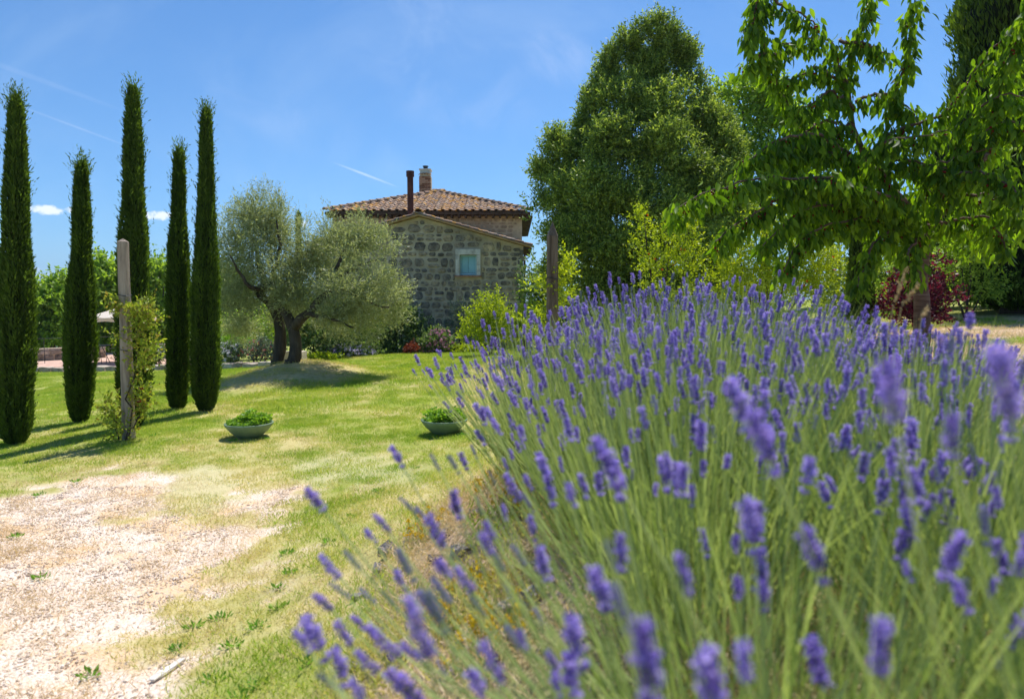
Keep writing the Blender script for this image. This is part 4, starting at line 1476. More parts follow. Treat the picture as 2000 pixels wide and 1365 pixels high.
shrub('laurel_shrub', 'shadowed evergreen shrub behind the olive trunks', 'shrub', 620, 20.5, [(610, 660, 20.5, 46, 36), (660, 660, 20.5, 40, 30), (580, 640, 20.5, 40, 40), (640, 630, 20.5, 50, 40), (700, 650, 21, 40, 36)], M['shrub_leaf'], 1300, .10, .05, tl=.3, gap=.36)
shrub('bush', 'green bush seen under the left olive crown', 'bush', 440, 26, [(440, 640, 26, 26, 22), (480, 645, 26, 26, 20), (520, 640, 26, 30, 30)], M['broad_leaf'], 500, .11, .06, tl=.3)
shrub('privet_hedge', 'dark bushes filling the gap behind the pointed post', 'hedge', 1060, 21, [(1040, 560, 21, 22, 60), (1080, 600, 21, 60, 50), (1150, 610, 21, 70, 45), (1250, 610, 20, 80, 50), (1350, 610, 19, 80, 50), (1460, 600, 18, 80, 60)], M['shrub_leaf'], 2600, .12, .06, tl=.35, gap=.3, gs=1.5)
shrub('evergreen_hedge', 'dark evergreen hedge behind the smoke bush', 'hedge', 1750, 16, [(1640, 560, 16, 60, 60), (1740, 550, 16, 60, 60), (1830, 540, 16.5, 60, 70), (1920, 520, 16, 60, 80), (1700, 600, 16, 80, 30)], M['oak_leaf'], 2400, .10, .05, tl=.3, gap=.3, gs=1.5)

# ------------------------------------------------------------------ cherry tree
DC = 6.6
cb_ = np.array([P(1802, 700, DC)[0], DC, 0])
cb_[2] = t1(cb_[0], DC)
cherry = empty('cherry_tree', cb_, 'cherry tree with drooping branches full of leaves and dark cherries', 'cherry tree')
mb = MB()
trunk_pts = [cb_ + [0, 0, -.2], P(1802, 640, DC), P(1798, 540, DC), P(1806, 470, DC), P(1810, 440, DC)]
limb(mb, trunk_pts, .085, .06, 12, 14, .05, .004)
mb.tube([P(1810, 445, DC), P(1850, 405, DC - .2), P(1880, 370, DC - .4), P(1930, 300, DC - .7)], [.05, .036, .03, .02], 9)
mb.tube([P(1808, 450, DC), P(1770, 400, DC + .1), P(1700, 330, DC + .2), P(1665, 250, DC + .2), P(1655, 170, DC + .1)], [.055, .04, .034, .028, .02], 9)
mb.build('trunk', M['bark_cherry'], cherry, smooth=True)
BR = [  # pixel paths (base to tip), depth at base, depth at tip
    ([(1660, 240), (1600, 300), (1555, 240), (1525, 185), (1505, 130), (1485, 70), (1482, -20)], 6.7, 6.2),
    ([(1485, -15), (1535, 15), (1570, 30), (1597, 52)], 6.3, 6.1),
    ([(1660, 200), (1655, 150), (1665, 95), (1690, 45), (1705, -25)], 6.8, 6.6),
    ([(1730, 300), (1735, 230), (1755, 165), (1775, 100), (1778, 40), (1790, -25)], 6.7, 6.3),
    ([(1655, 170), (1620, 75), (1580, 75), (1545, 85), (1508, 88)], 6.7, 6.4),
    ([(1640, 80), (1690, 85), (1735, 105)], 6.7, 6.5),
    ([(1525, 110), (1490, 105), (1455, 130)], 6.3, 6.2),
    ([(1660, 300), (1600, 262), (1540, 265), (1490, 290), (1452, 320)], 6.5, 5.9),
    ([(1790, 440), (1700, 390), (1640, 350), (1530, 347), (1470, 350), (1400, 365), (1345, 392), (1310, 420)], 6.4, 5.2),
    ([(1620, 352), (1560, 365), (1500, 400), (1430, 440), (1398, 472)], 6.2, 5.5),
    ([(1700, 340), (1640, 300), (1580, 290), (1520, 290), (1480, 300)], 6.6, 6.0),
    ([(1800, 430), (1770, 392), (1715, 378), (1665, 357), (1620, 345)], 6.4, 5.8),
    ([(1650, 170), (1600, 130), (1560, 150), (1530, 160)], 6.7, 6.4),
    ([(1665, 210), (1620, 175), (1590, 200), (1560, 215)], 6.7, 6.3),
    ([(1670, 200), (1720, 180), (1760, 200), (1790, 220)], 6.7, 6.4),
    ([(1700, 300), (1760, 245), (1800, 240), (1840, 232), (1880, 180), (1920, 112), (1975, 60), (2030, 20)], 6.5, 5.9),
    ([(1850, 400), (1880, 250), (1905, 215), (1940, 190), (1990, 185), (2040, 200)], 6.2, 5.7),
    ([(1830, 420), (1850, 340), (1910, 335), (1960, 350), (2000, 390)], 6.2, 5.5),
    ([(1880, 380), (1940, 380), (1985, 410), (2030, 440)], 6.2, 5.8),
    ([(1930, 300), (1960, 150), (1990, 60), (2020, -10)], 6.0, 5.7),
    ([(1760, 400), (1720, 330), (1690, 300), (1740, 270), (1800, 265), (1850, 255)], 6.4, 5.9),
    ([(1800, 430), (1740, 420), (1660, 430), (1590, 450), (1545, 490), (1530, 530)], 6.5, 5.9),
    ([(1790, 450), (1740, 450), (1700, 480), (1690, 520), (1675, 560)], 6.5, 6.0),
    ([(1700, 400), (1620, 400), (1560, 410), (1520, 450), (1490, 480)], 6.4, 5.8),
    ([(1805, 460), (1790, 470), (1770, 490), (1790, 540)], 6.5, 6.1),
    ([(1810, 440), (1870, 430), (1920, 420), (1950, 450), (1965, 490)], 6.4, 6.0),
    ([(1700, 350), (1750, 310), (1800, 320), (1850, 330)], 6.5, 6.0),
    ([(1830, 400), (1800, 360), (1830, 320), (1890, 300), (1940, 290)], 6.3, 5.9),
    ([(1880, 370), (1900, 270), (1950, 240), (2010, 250)], 6.1, 5.8),
    ([(1665, 260), (1620, 230), (1580, 250), (1550, 300), (1540, 340)], 6.7, 6.3),
    ([(1720, 380), (1650, 370), (1600, 380), (1580, 420), (1560, 450)], 6.6, 6.3),
    ([(1480, -15), (1475, 30), (1465, 60), (1462, 85)], 6.2, 6.1),
]
lp_, la_, ls_ = [], [], []
cher = []
for pts, d0, d1 in BR:
    n = len(pts)
    w3 = [P(a, b, d0 + (d1 - d0) * i / (n - 1)) for i, (a, b) in enumerate(pts)]
    mb = MB()
    qq = limb(mb, w3, .017, .005, 6, 22, .08, .008)
    mb.build('branch', M['bark_cherry'], cherry)
    seg = np.linalg.norm(np.diff(qq, axis=0), axis=1)
    Ltot = seg.sum()
    sl = np.concatenate([[0], np.cumsum(seg)])
    nl = int(Ltot * 290)
    s = Ltot * rng.random(nl) ** .85
    c = np.stack([np.interp(s, sl, qq[:, i]) for i in range(3)], 1)
    # short hanging side twigs give the sleeve of leaves its width
    off = rng.normal(size=(nl, 3)) * np.array([.040, .040, .03])
    off[:, 2] -= rng.random(nl) ** 1.5 * .11
    lp_.append(c + off)
    ax = unit(np.stack([off[:, 0] * 6, off[:, 1] * 6, -np.ones(nl) * rng.uniform(.9, 1.6, nl)], 1) + rng.normal(size=(nl, 3)) * .24)
    la_.append(ax)
    for _ in range(int(Ltot * 9)):
        ss = Ltot * random.random()
        cc = np.array([np.interp(ss, sl, qq[:, i]) for i in range(3)])
        for _ in range(random.randint(2, 5)):
            cher.append(cc + rng.normal(size=3) * [.022, .022, .02] + [0, 0, -.05])
# filler twigs deeper in the crown
fb_ = [pb(1620, 340, 6.9, 120, 60), pb(1740, 380, 7.0, 120, 80), pb(1860, 380, 6.9, 110, 90), pb(1680, 290, 7.0, 60, 40), pb(1940, 320, 6.9, 80, 110), pb(1620, 430, 6.9, 90, 50), pb(1750, 470, 6.8, 70, 50), pb(1960, 200, 6.8, 60, 100), pb(1580, 300, 6.9, 50, 30), pb(1900, 460, 7.0, 90, 50)]
B = np.array(fb_)
nfil = 4800
wh = rng.integers(0, len(B), nfil)
d = unit(rng.normal(size=(nfil, 3))) * (rng.random((nfil, 1)) ** .5)
p = B[wh, :3] + d * B[wh, 3:6]
keep = fbm(p[:, 0], p[:, 1], p[:, 2], 3, 3) > .47
p = p[keep]
lp_.append(p)
la_.append(unit(np.array([0, 0, -1]) + rng.normal(size=p.shape) * .4))
lp_ = np.concatenate(lp_)
la_ = np.concatenate(la_)


def big_leaf(L, Wd, fold=.18, curl=.22):
    """pointed cherry leaf, folded along the midrib; hangs along +x"""
    us = np.array([0, .12, .35, .6, .82, 1.0])
    ws = np.array([.02, .55, 1.0, .85, .42, .0])
    V = []
    for u, q_ in zip(us, ws):
        zc = -curl * L * u * u
        for sgn in (-1, 0, 1):
            V.append((u * L, sgn * q_ * Wd / 2, zc + abs(sgn) * q_ * Wd * fold))
    Fc = []
    for i in range(5):
        for j in range(2):
            Fc.append((i * 3 + j, i * 3 + j + 1, (i + 1) * 3 + j + 1, (i + 1) * 3 + j))
    return np.array(V), np.array(Fc)


def orient(ax, nb=None):
    n = len(ax)
    r = unit(rng.normal(size=(n, 3)) + np.array([0, 0, .0]))
    s = unit(np.cross(ax, r))
    nn = np.cross(ax, s)
    return np.stack([ax, s, nn], 2)


LV, LF = big_leaf(1, .40)
Mx = orient(la_)
sz = rng.uniform(.055, .118, len(lp_))
o3 = np.argsort(lp_[:, 1] + rng.random(len(lp_)) * .8)
single = o3[:290]
many = o3[290:]
Vb = np.einsum('nij,vj->nvi', Mx[many], LV) * sz[many][:, None, None] + lp_[many][:, None, :]
nv = len(LV)
Fb = (LF[None] + (np.arange(len(many)) * nv)[:, None, None]).reshape(-1, 4)
part('foliage', Vb.reshape(-1, 3), Fb, M['cherry_leaf'], cherry, kind='stuff', rnd=np.repeat(rng.random(len(many)), len(LF)), smooth=True)
lmesh = []
for i in range(6):
    V_, F_ = big_leaf(1, random.uniform(.38, .48), random.uniform(.1, .25), random.uniform(.1, .35))
    lmesh.append(make_mesh('leaf', V_, F_, M['cherry_leaf'], rnd=[random.random()] * len(F_), smooth=True))
co = origin(cherry)
for j, i in enumerate(single):
    o = place('leaf', lmesh[j % 6], cherry, lp_[i], Matrix(Mx[i].tolist()).to_euler(), (sz[i],) * 3)
# cherries
ico = [(0, 0, 1), (0, 0, -1)] + [(.87 * math.cos(a), .87 * math.sin(a), z_) for z_ in (.5, -.5) for a in np.linspace(0, 2 * math.pi, 7)[:-1]]
icf = [(0, 2 + j, 2 + (j + 1) % 6) for j in range(6)] + [(1, 8 + (j + 1) % 6, 8 + j) for j in range(6)] + [(2 + j, 8 + j, 8 + (j + 1) % 6, 2 + (j + 1) % 6) for j in range(6)]
mb = MB()
for c in cher[:1100]:
    mb.add(np.array(ico) * .0105 + c, icf)
mb.build('cherries', M['cherry'], cherry, kind='stuff', smooth=True)

# ------------------------------------------------------------------ planted bowls
def bowl(px, py, label, plabel):
    b = hit(px, py)
    r = 46 / F * b[1]
    hgt = 27 / F * b[1]
    root = empty('planter_bowl', b, label, 'planter', 'wide green bowls on the lawn')
    mb = MB()
    pr = [(0.001, -.01), (r * .42, -.01), (r * .52, .01), (r * .78, hgt * .45), (r * .95, hgt * .82), (r, hgt * .96), (r, hgt * 1.04), (r * .955, hgt * 1.05), (r * .93, hgt * .97), (r * .88, hgt * .8)]
    mb.lathe(b, pr, 40)
    mb.build('bowl', M['bowl'], root, smooth=True)
    MB().lathe(b, [(r * .9, hgt * .82), (r * .5, hgt * .86), (.001, hgt * .88)], 24).build('soil', M['soil'], root)
    pl = empty('leafy_plant', b + [0, 0, hgt * .85], plabel, 'plant', 'plants in the green bowls')
    n = 620
    a = rng.random(n) * 2 * math.pi
    q_ = np.sqrt(rng.random(n)) * r * .86
    hh = hgt * (.12 + .58 * rng.random(n)) * (1.1 - .6 * (q_ / r) ** 2) * (.35 + 1.4 * vnoise(q_ * np.cos(a) + px, q_ * np.sin(a), 0, 7))
    p = np.stack([b[0] + q_ * np.cos(a), b[1] + q_ * np.sin(a), b[2] + hgt * .85 + hh], 1)
    Vs = []
    for kk in range(3):
        ax = unit(np.stack([np.cos(a + kk * 2.1), np.sin(a + kk * 2.1), rng.uniform(-.2, .7, n)], 1) + rng.normal(size=(n, 3)) * .3)
        Vs.append(leaf_quads(p, ax, .042 * rng.uniform(.6, 1.3, n), .032))
    leaf_part('leaves', np.concatenate(Vs), M['bowl_leaf'], pl, kind='stuff')
    mb = MB()
    for i in range(0, n, 9):
        mb.tube([(p[i, 0] * .8 + b[0] * .2, p[i, 1] * .8 + b[1] * .2, b[2] + hgt * .85), tuple(p[i])], .002, 3, cap=False)
    mb.build('stems', M['weed_leaf'], pl, kind='stuff')


bowl(487, 853, 'wide grey green bowl planter in front of the cypresses', 'leafy green plants filling the bowl nearer the cypresses')
bowl(868, 846, 'wide grey green bowl planter beside the lavender edge', 'leafy green plants filling the bowl beside the lavender')

# ------------------------------------------------------------------ terrace, kerb, parapet, block, parasol, furniture
def kerb_row(name, label, pts, w_, h_, nst, cat='kerb', mat='kerb', lift=0.0):
    pts = np.array(pts, float)
    root = empty(name, (pts[0][0], pts[0][1], t1(pts[0][0], pts[0][1])), label, cat)
    s = np.concatenate([[0], np.cumsum(np.linalg.norm(np.diff(pts[:, :2], axis=0), axis=1))])
    tot = s[-1]
    u = 0
    step = tot / nst
    while u < tot - .05:
        L = min(step * random.uniform(.7, 1.3), tot - u)
        m_ = u + L / 2
        x, y = np.interp(m_, s, pts[:, 0]), np.interp(m_, s, pts[:, 1])
        x2, y2 = np.interp(m_ + .05, s, pts[:, 0]), np.interp(m_ + .05, s, pts[:, 1])
        rz = math.atan2(y2 - y, x2 - x)
        z_ = t1(x, y) + lift
        hh = h_ * random.uniform(.85, 1.12)
        V, Fc = rock_block(L - .03, w_ * random.uniform(.9, 1.1), hh + .2)
        Rm = np.array(Matrix.Rotation(rz, 3, 'Z'))
        V = V @ Rm.T + [x, y, z_ + hh / 2 - .1]
        part('stone', V, Fc, M[mat], root)
        u += L
    return root


def rock_block(l, w_, h_, j=.06):
    xs_, ys_, zs_ = np.linspace(-.5, .5, 4), np.linspace(-.5, .5, 3), np.linspace(-.5, .5, 3)
    mb = {}
    V = []

    def vid(i, jj, k_):
        key = (i, jj, k_)
        if key not in mb:
            mb[key] = len(V)
            c = np.array([xs_[i], ys_[jj], zs_[k_]])
            e = sum([abs(v) > .49 for v in c])
            c = c * (1 - .035 * (e > 1) - .03 * (e > 2))
            V.append(c * [l, w_, h_] + rng.normal(size=3) * j * min(l, w_, h_) * .5)
        return mb[key]
    Fc = []
    for i in range(3):
        for jj in range(2):
            Fc += [(vid(i, jj, 0), vid(i, jj + 1, 0), vid(i + 1, jj + 1, 0), vid(i + 1, jj, 0)), (vid(i, jj, 2), vid(i + 1, jj, 2), vid(i + 1, jj + 1, 2), vid(i, jj + 1, 2))]
        for k_ in range(2):
            Fc += [(vid(i, 0, k_), vid(i + 1, 0, k_), vid(i + 1, 0, k_ + 1), vid(i, 0, k_ + 1)), (vid(i, 2, k_), vid(i, 2, k_ + 1), vid(i + 1, 2, k_ + 1), vid(i + 1, 2, k_))]
    for jj in range(2):
        for k_ in range(2):
            Fc += [(vid(0, jj, k_), vid(0, jj, k_ + 1), vid(0, jj + 1, k_ + 1), vid(0, jj + 1, k_)), (vid(3, jj, k_), vid(3, jj + 1, k_), vid(3, jj + 1, k_ + 1), vid(3, jj, k_ + 1))]
    return np.array(V), Fc


def on(px, y):
    x = P(px, 700, y)[0]
    return (x, y)


K0, K1, K2, K3 = on(560, 19.0), on(430, 20.0), on(300, 23.0), on(-60, 25.0)
kerb_row('stone_kerb', 'low pale stone kerb between lawn and terrace border', [K0, K1, K2, K3], .35, .16, 34)
# terrace slab
tz = t1(on(110, 26)[0], 26) + .10
ta = [on(430, 22.2), on(300, 23.6), on(-80, 25.6), on(-160, 33), on(430, 33)]
V = [(x, y, tz) for x, y in ta] + [(x, y, tz - 1.2) for x, y in ta]
terr = part('terrace_paving', V, [(0, 4, 3, 2, 1), (0, 1, 6, 5), (1, 2, 7, 6), (2, 3, 8, 7), (3, 4, 9, 8), (4, 0, 5, 9)], M['terrace'])
tag(terr, 'pinkish paved terrace beyond the lawn', kind='structure')


def masonry_wall(label, a, b, h_, th_, base, cat='wall', courses=2, name='parapet_wall'):
    a, b = np.array(a), np.array(b)
    L = np.linalg.norm(b - a)
    rz = math.atan2(*(b - a)[::-1])
    c = (a + b) / 2
    root = empty(name, (c[0], c[1], base), label, cat)
    Rm = np.array(Matrix.Rotation(rz, 3, 'Z'))
    core = MB().box((c[0], c[1], base + h_ / 2 - .15), (L, th_ * .86, h_ - .02 + .3), rz=rz)
    core.build('mortar_core', M['mortar'], root)
    ch = h_ / courses
    for r_ in range(courses):
        u = 0
        while u < L - .04:
            l = min(random.uniform(.25, .5), L - u)
            V, Fc = rock_block(l - .025, th_ + random.uniform(-.01, .03), ch - .02)
            V = V @ Rm.T + np.array([*(a + (b - a) * (u + l / 2) / L), base + ch * (r_ + .5)])
            part('stone', V, Fc, M['kerb'] if r_ == courses - 1 else M['wall_stone'], root)
            u += l
    return root


masonry_wall('low stone parapet at the terrace edge between the two leftmost cypresses', on(-20, 27.5), on(205, 30.5), .52, .4, tz)
masonry_wall('low stone parapet at the terrace edge right of the parasol', on(262, 30.5), on(335, 30.5), .62, .4, tz)
# railing
rail = empty('metal_railing', (*on(80, 26.6), tz), 'thin dark metal railing along the terrace left of the parasol', 'railing')
A1, A2 = np.array(on(-30, 26.2)), np.array(on(260, 29.6))
for i in range(9):
    u = i / 8
    c = A1 + (A2 - A1) * u
    MB().tube([(c[0], c[1], tz), (c[0], c[1], tz + 1.0)], .012, 5).build('post', M['metal'], rail)
for hh in (.5, 1.0):
    MB().tube([(*A1, tz + hh), (*A2, tz + hh)], .011, 5).build('rail', M['metal'], rail)
# stone block by the olive
bb = np.array([P(576, 700, 16.6)[0], 16.6, 0])
bb[2] = t1(bb[0], bb[1])
V, Fc = rock_block(.50, .42, .62, .03)
o = part('stone_block', V + bb + [0, 0, .12], Fc, M['kerb'])
tag(o, 'pale squared stone block behind the olive trunks', 'stone block')
# parasol
pu = np.array([P(243, 700, 28)[0], 28.0, tz])
par = empty('parasol', pu, 'cream canvas parasol over the terrace table', 'parasol')
ztop = P(243, 598, 28)[2]
zrim = P(243, 620, 28)[2]
rr = 61 / F * 28
V = [(pu[0], pu[1], ztop)]
for j in range(16):
    a = 2 * math.pi * j / 16
    q_ = 1.0 if j % 2 == 0 else .955
    V.append((pu[0] + rr * q_ * math.cos(a), pu[1] + rr * q_ * math.sin(a), zrim + (0 if j % 2 == 0 else .03)))
for j in range(16):
    V.append((V[1 + j][0], V[1 + j][1], V[1 + j][2] - (.13 if j % 2 == 0 else .20)))
Fc = [(0, 1 + j, 1 + (j + 1) % 16) for j in range(16)] + [(1 + j, 17 + j, 17 + (j + 1) % 16, 1 + (j + 1) % 16) for j in range(16)]
cm, t = new_mat('parasol_canvas')
cc = bsdf(t, (.74, .69, .61), .8, spec=.1)
tn = t.n('ShaderNodeBsdfTranslucent')
t.set(tn.inputs[0], (.85, .62, .42))
mx = t.n('ShaderNodeMixShader')
mx.inputs[0].default_value = .3
t.t.links.new(cc, mx.inputs[1])
t.t.links.new(tn.outputs[0], mx.inputs[2])
out(t, mx.outputs[0])
part('canopy', V, Fc, cm, par)
MB().tube([pu, (pu[0], pu[1], ztop + .06)], .025, 8).build('pole', M['dark_wood'], par)
for j in range(8):
    a = 2 * math.pi * j / 8
    MB().tube([(pu[0], pu[1], ztop - .05), (pu[0] + rr * .97 * math.cos(a), pu[1] + rr * .97 * math.sin(a), zrim - .02)], .010, 4).build('rib', M['dark_wood'], par)
MB().lathe(pu, [(.26, 0), (.26, .06), (.05, .09)], 16).build('base', M['metal'], par)
tb = pu + [-.75, -.5, 0]
tab = empty('garden_table', tb, 'round dark metal table under the parasol', 'table')
MB().lathe(tb, [(.001, .70), (.55, .70), (.55, .73), (.001, .73)], 20).build('tabletop', M['metal'], tab)
for j in range(4):
    a = math.pi / 4 + j * math.pi / 2
    MB().tube([tb + [.4 * math.cos(a), .4 * math.sin(a), 0], tb + [.12 * math.cos(a), .12 * math.sin(a), .70]], .013, 5).build('leg', M['metal'], tab)


def chair(c, rz, label):
    root = empty('garden_chair', c, label, 'chair', 'metal chairs round the terrace table')
    Rm = np.array(Matrix.Rotation(rz, 3, 'Z'))
    f_ = lambda *v: np.array(v) @ Rm.T + c
    MB().box(f_(0, 0, .45), (.42, .42, .025), rz=rz).build('seat', M['metal'], root)
    mb = MB()
    mb.tube([f_(-.2, .2, .45), f_(-.2, .26, .92), f_(.2, .26, .92), f_(.2, .2, .45)], .011, 5)
    for dx in (-.1, 0, .1):
        mb.tube([f_(dx, .2, .46), f_(dx, .26, .91)], .006, 4)
    mb.build('backrest', M['metal'], root)
    for sx in (-1, 1):
        for sy in (-1, 1):
            MB().tube([f_(.19 * sx, .19 * sy, .44), f_(.22 * sx, .24 * sy, 0)], .011, 5).build('leg', M['metal'], root)


chair(tb + [-.25, -.85, 0], math.pi, 'dark metal garden chair on the near side of the terrace table')
chair(tb + [.75, -.15, 0], -math.pi / 2 - .3, 'dark metal garden chair under the parasol, right of the table')
chair(tb + [-.85, .1, 0], math.pi / 2, 'dark metal garden chair left of the terrace table, partly behind a cypress')

# ------------------------------------------------------------------ instanced ground cover
def scatter(name, pts, rz, scl, idx_, protos, label, tilt=None):
    colp = bpy.data.collections.new(name + '_kinds')
    for i, me in enumerate(protos):
        o = bpy.data.objects.new('%s_kind_%s' % (name, chr(97 + i)), me)
        colp.objects.link(o)
    me = bpy.data.meshes.new(name)
    me.from_pydata(pts, [], [])
    n = len(pts)
    rot = np.zeros((n, 3), np.float32)
    rot[:, 2] = rz
    if tilt is not None:
        rot[:, 0] = tilt[0]
        rot[:, 1] = tilt[1]
    a = me.attributes.new('rot', 'FLOAT_VECTOR', 'POINT')
    a.data.foreach_set('vector', rot.ravel())
    a = me.attributes.new('scl', 'FLOAT', 'POINT')
    a.data.foreach_set('value', np.asarray(scl, np.float32))
    a = me.attributes.new('pick', 'INT', 'POINT')
    a.data.foreach_set('value', np.asarray(idx_, np.int32))
    ob_ = bpy.data.objects.new(name, me)
    COL.objects.link(ob_)
    ng = bpy.data.node_groups.new(name, 'GeometryNodeTree')
    ng.interface.new_socket('Geometry', in_out='INPUT', socket_type='NodeSocketGeometry')
    ng.interface.new_socket('Geometry', in_out='OUTPUT', socket_type='NodeSocketGeometry')
    N = ng.nodes
    gi, go = N.new('NodeGroupInput'), N.new('NodeGroupOutput')
    m2p = N.new('GeometryNodeMeshToPoints')
    ci = N.new('GeometryNodeCollectionInfo')
    ci.inputs['Collection'].default_value = colp
    ci.inputs['Separate Children'].default_value = True
    ip = N.new('GeometryNodeInstanceOnPoints')
    ip.inputs['Pick Instance'].default_value = True

    def attr(nm, ty):
        q_ = N.new('GeometryNodeInputNamedAttribute')
        q_.data_type = ty
        q_.inputs['Name'].default_value = nm
        return q_.outputs['Attribute']
    lk = ng.links.new
    lk(gi.outputs[0], m2p.inputs['Mesh'])
    lk(m2p.outputs[0], ip.inputs['Points'])
    lk(ci.outputs[0], ip.inputs['Instance'])
    lk(attr('pick', 'INT'), ip.inputs['Instance Index'])
    e2r = N.new('FunctionNodeEulerToRotation')
    lk(attr('rot', 'FLOAT_VECTOR'), e2r.inputs[0])
    lk(e2r.outputs[0], ip.inputs['Rotation'])
    lk(attr('scl', 'FLOAT'), ip.inputs['Scale'])
    lk(ip.outputs[0], go.inputs[0])
    md = ob_.modifiers.new('scatter', 'NODES')
    md.node_group = ng
    tag(ob_, label, kind='stuff')
    return ob_


def tuft(nb, rad_, hmin, hmax, wd, lean, mat, nm):
    a = rng.random(nb) * 2 * math.pi
    q_ = np.sqrt(rng.random(nb)) * rad_
    b = np.stack([q_ * np.cos(a), q_ * np.sin(a), np.full(nb, -.008)], 1)
    ax = unit(np.stack([rng.normal(size=nb) * lean, rng.normal(size=nb) * lean, np.ones(nb)], 1))
    L = rng.uniform(hmin, hmax, nb)
    V = leaf_quads(b, ax, L, wd * rng.uniform(.7, 1.3, nb), bend=.12)
    return make_mesh(nm, V, quad_faces(nb), M[mat], rnd=rng.random(nb))


def inview(x, y, z, mg=160):
    a, b, d = proj(x, y, z)
    return (a > -mg) & (a < 2000 + mg) & (b < 1365 + mg) & (d > .2)


protos = [tuft(110, .16, .025, .06, .0045, .55, 'blade_green', 'g'), tuft(110, .16, .02, .05, .0045, .6, 'blade_green', 'g'),
          tuft(100, .16, .02, .05, .0042, .75, 'blade_yellow', 'y'), tuft(90, .16, .018, .045, .004, .9, 'blade_yellow', 'y'),
          tuft(60, .15, .02, .07, .003, 1.3, 'blade_dry', 'd'), tuft(60, .15, .015, .05, .003, 1.6, 'blade_dry', 'd'),
          tuft(70, .15, .015, .035, .006, 1.0, 'blade_pale', 'p')]
# order in a collection is alphabetical by name = kind_a, kind_b ...
pts, pk_, sc_ = [], [], []
for (xa, xb, ya, yb, dens) in [(-4.5, .4, 2.2, 6, 95), (-7.5, .9, 6, 10, 60), (-12, 1.6, 10, 21.3, 26), (-21, -8, 16, 24.6, 14), (-2.5, 1.2, 14, 21, 14)]:
    n = int((xb - xa) * (yb - ya) * dens)
    x = rng.uniform(xa, xb, n)
    y = rng.uniform(ya, yb, n)
    z_ = T(x, y)
    g_, pl_, dr_, bd_ = masks(x, y)
    kline = np.interp(x, [K3[0], K2[0], K1[0], K0[0], 50], [K3[1], K2[1], K1[1], K0[1] + .5, 21.5]) - .2
    ok = inview(x, y, z_) & (y < np.where(x > K0[0], 21.6, kline)) & (bd_ < .5)
    r1 = rng.random(n)
    ok &= ~((g_ > .5) & (r1 > .50))
    kind = np.zeros(n, int)
    r2 = rng.random(n)
    kind = np.where(r2 < dr_ * .95, rng.integers(2, 4, n), rng.integers(0, 2, n))
    dry2 = (dr_ > .6) & (rng.random(n) < .5 * (fbm(x, y, 4, 1.6, 3) > .48))
    kind = np.where(dry2 | (g_ > .4), rng.integers(4, 6, n), kind)
    kind = np.where((pl_ > .5) & (rng.random(n) < .5 * (fbm(x, y, 14, 4, 2) > .45)), 6, kind)
    x, y, z_, kind = x[ok], y[ok], z_[ok], kind[ok]
    pts.append(np.stack([x, y, z_], 1))
    pk_.append(kind)
    sc_.append(rng.uniform(.65, 1.0, len(x)) * (.7 + .9 * fbm(x, y, 31, 2.6, 3)) * (1 + .5 * (ya > 9)))
pts = np.concatenate(pts)
scatter('grass', pts, rng.random(len(pts)) * 6.28, np.concatenate(sc_), np.concatenate(pk_), protos, 'short mown lawn grass, green to sun bleached')

n = 3000
x = rng.uniform(-1.3, 1.8, n)
y = rng.uniform(.9, 5.2, n)
z_ = T(x, y)
g_, pl_, dr_, bd_ = masks(x, y)
ok = inview(x, y, z_) & (bd_ > .25)
kind = np.where(fbm(x, y, 21, 1.8, 3) > .56, rng.integers(2, 4, n), rng.integers(4, 6, n))
p_ = np.stack([x, y, z_], 1)[ok]
scatter('straw', p_, rng.random(len(p_)) * 6.28, rng.uniform(.7, 1.5, len(p_)), kind[ok], protos, 'dead straw matted over the bank below the lavender')

# straw and weeds on the planting bed
n = 6500
x = rng.uniform(-1.2, 9, n)
y = rng.uniform(.8, 16, n) ** 1.0
z_ = T(x, y)
g_, pl_, dr_, bd_ = masks(x, y)
green_patch = fbm(x, y, 12, .5, 3) > .57  # noise picks patches that get green tufts
ok = inview(x, y, z_) & ((bd_ > .4) | (x > 1.2))
kind = np.where(green_patch & (rng.random(n) < .6), rng.integers(0, 2, n), rng.integers(4, 6, n))
p_ = np.stack([x, y, z_], 1)[ok]
scatter('dry_grass', p_, rng.random(len(p_)) * 6.28, rng.uniform(.8, 1.6, len(p_)), kind[ok], protos, 'straw and sparse grass on the dry planting bed')


def pebble(k_):
    v = np.array(ico) * [1, .75, .5]
    v = v * (1 + rng.normal(size=(len(v), 1)) * .16)
    return make_mesh('pebble', v, icf, M['gravel'])


n = 60000
x = rng.uniform(-5.2, -.6, n)
y = rng.uniform(2.3, 6.4, n)
g_, pl_, dr_, bd_ = masks(x, y)
z_ = T(x, y) - .008
ok = inview(x, y, z_, 60) & (g_ > .35) & (rng.random(n) < .15 + .75 * (fbm(x, y, 3, 2.0, 3) > .44))
p_ = np.stack([x, y, z_], 1)[ok]
n = len(p_)
scatter('gravel', p_, rng.random(n) * 6.28, rng.choice([.004, .006, .008, .011, .015], n, p=[.34, .32, .2, .1, .04]), rng.integers(0, 5, n), [pebble(i) for i in range(5)],
        'pale broken gravel scattered over the bare patch', tilt=(rng.normal(size=n) * .3, rng.normal(size=n) * .3))

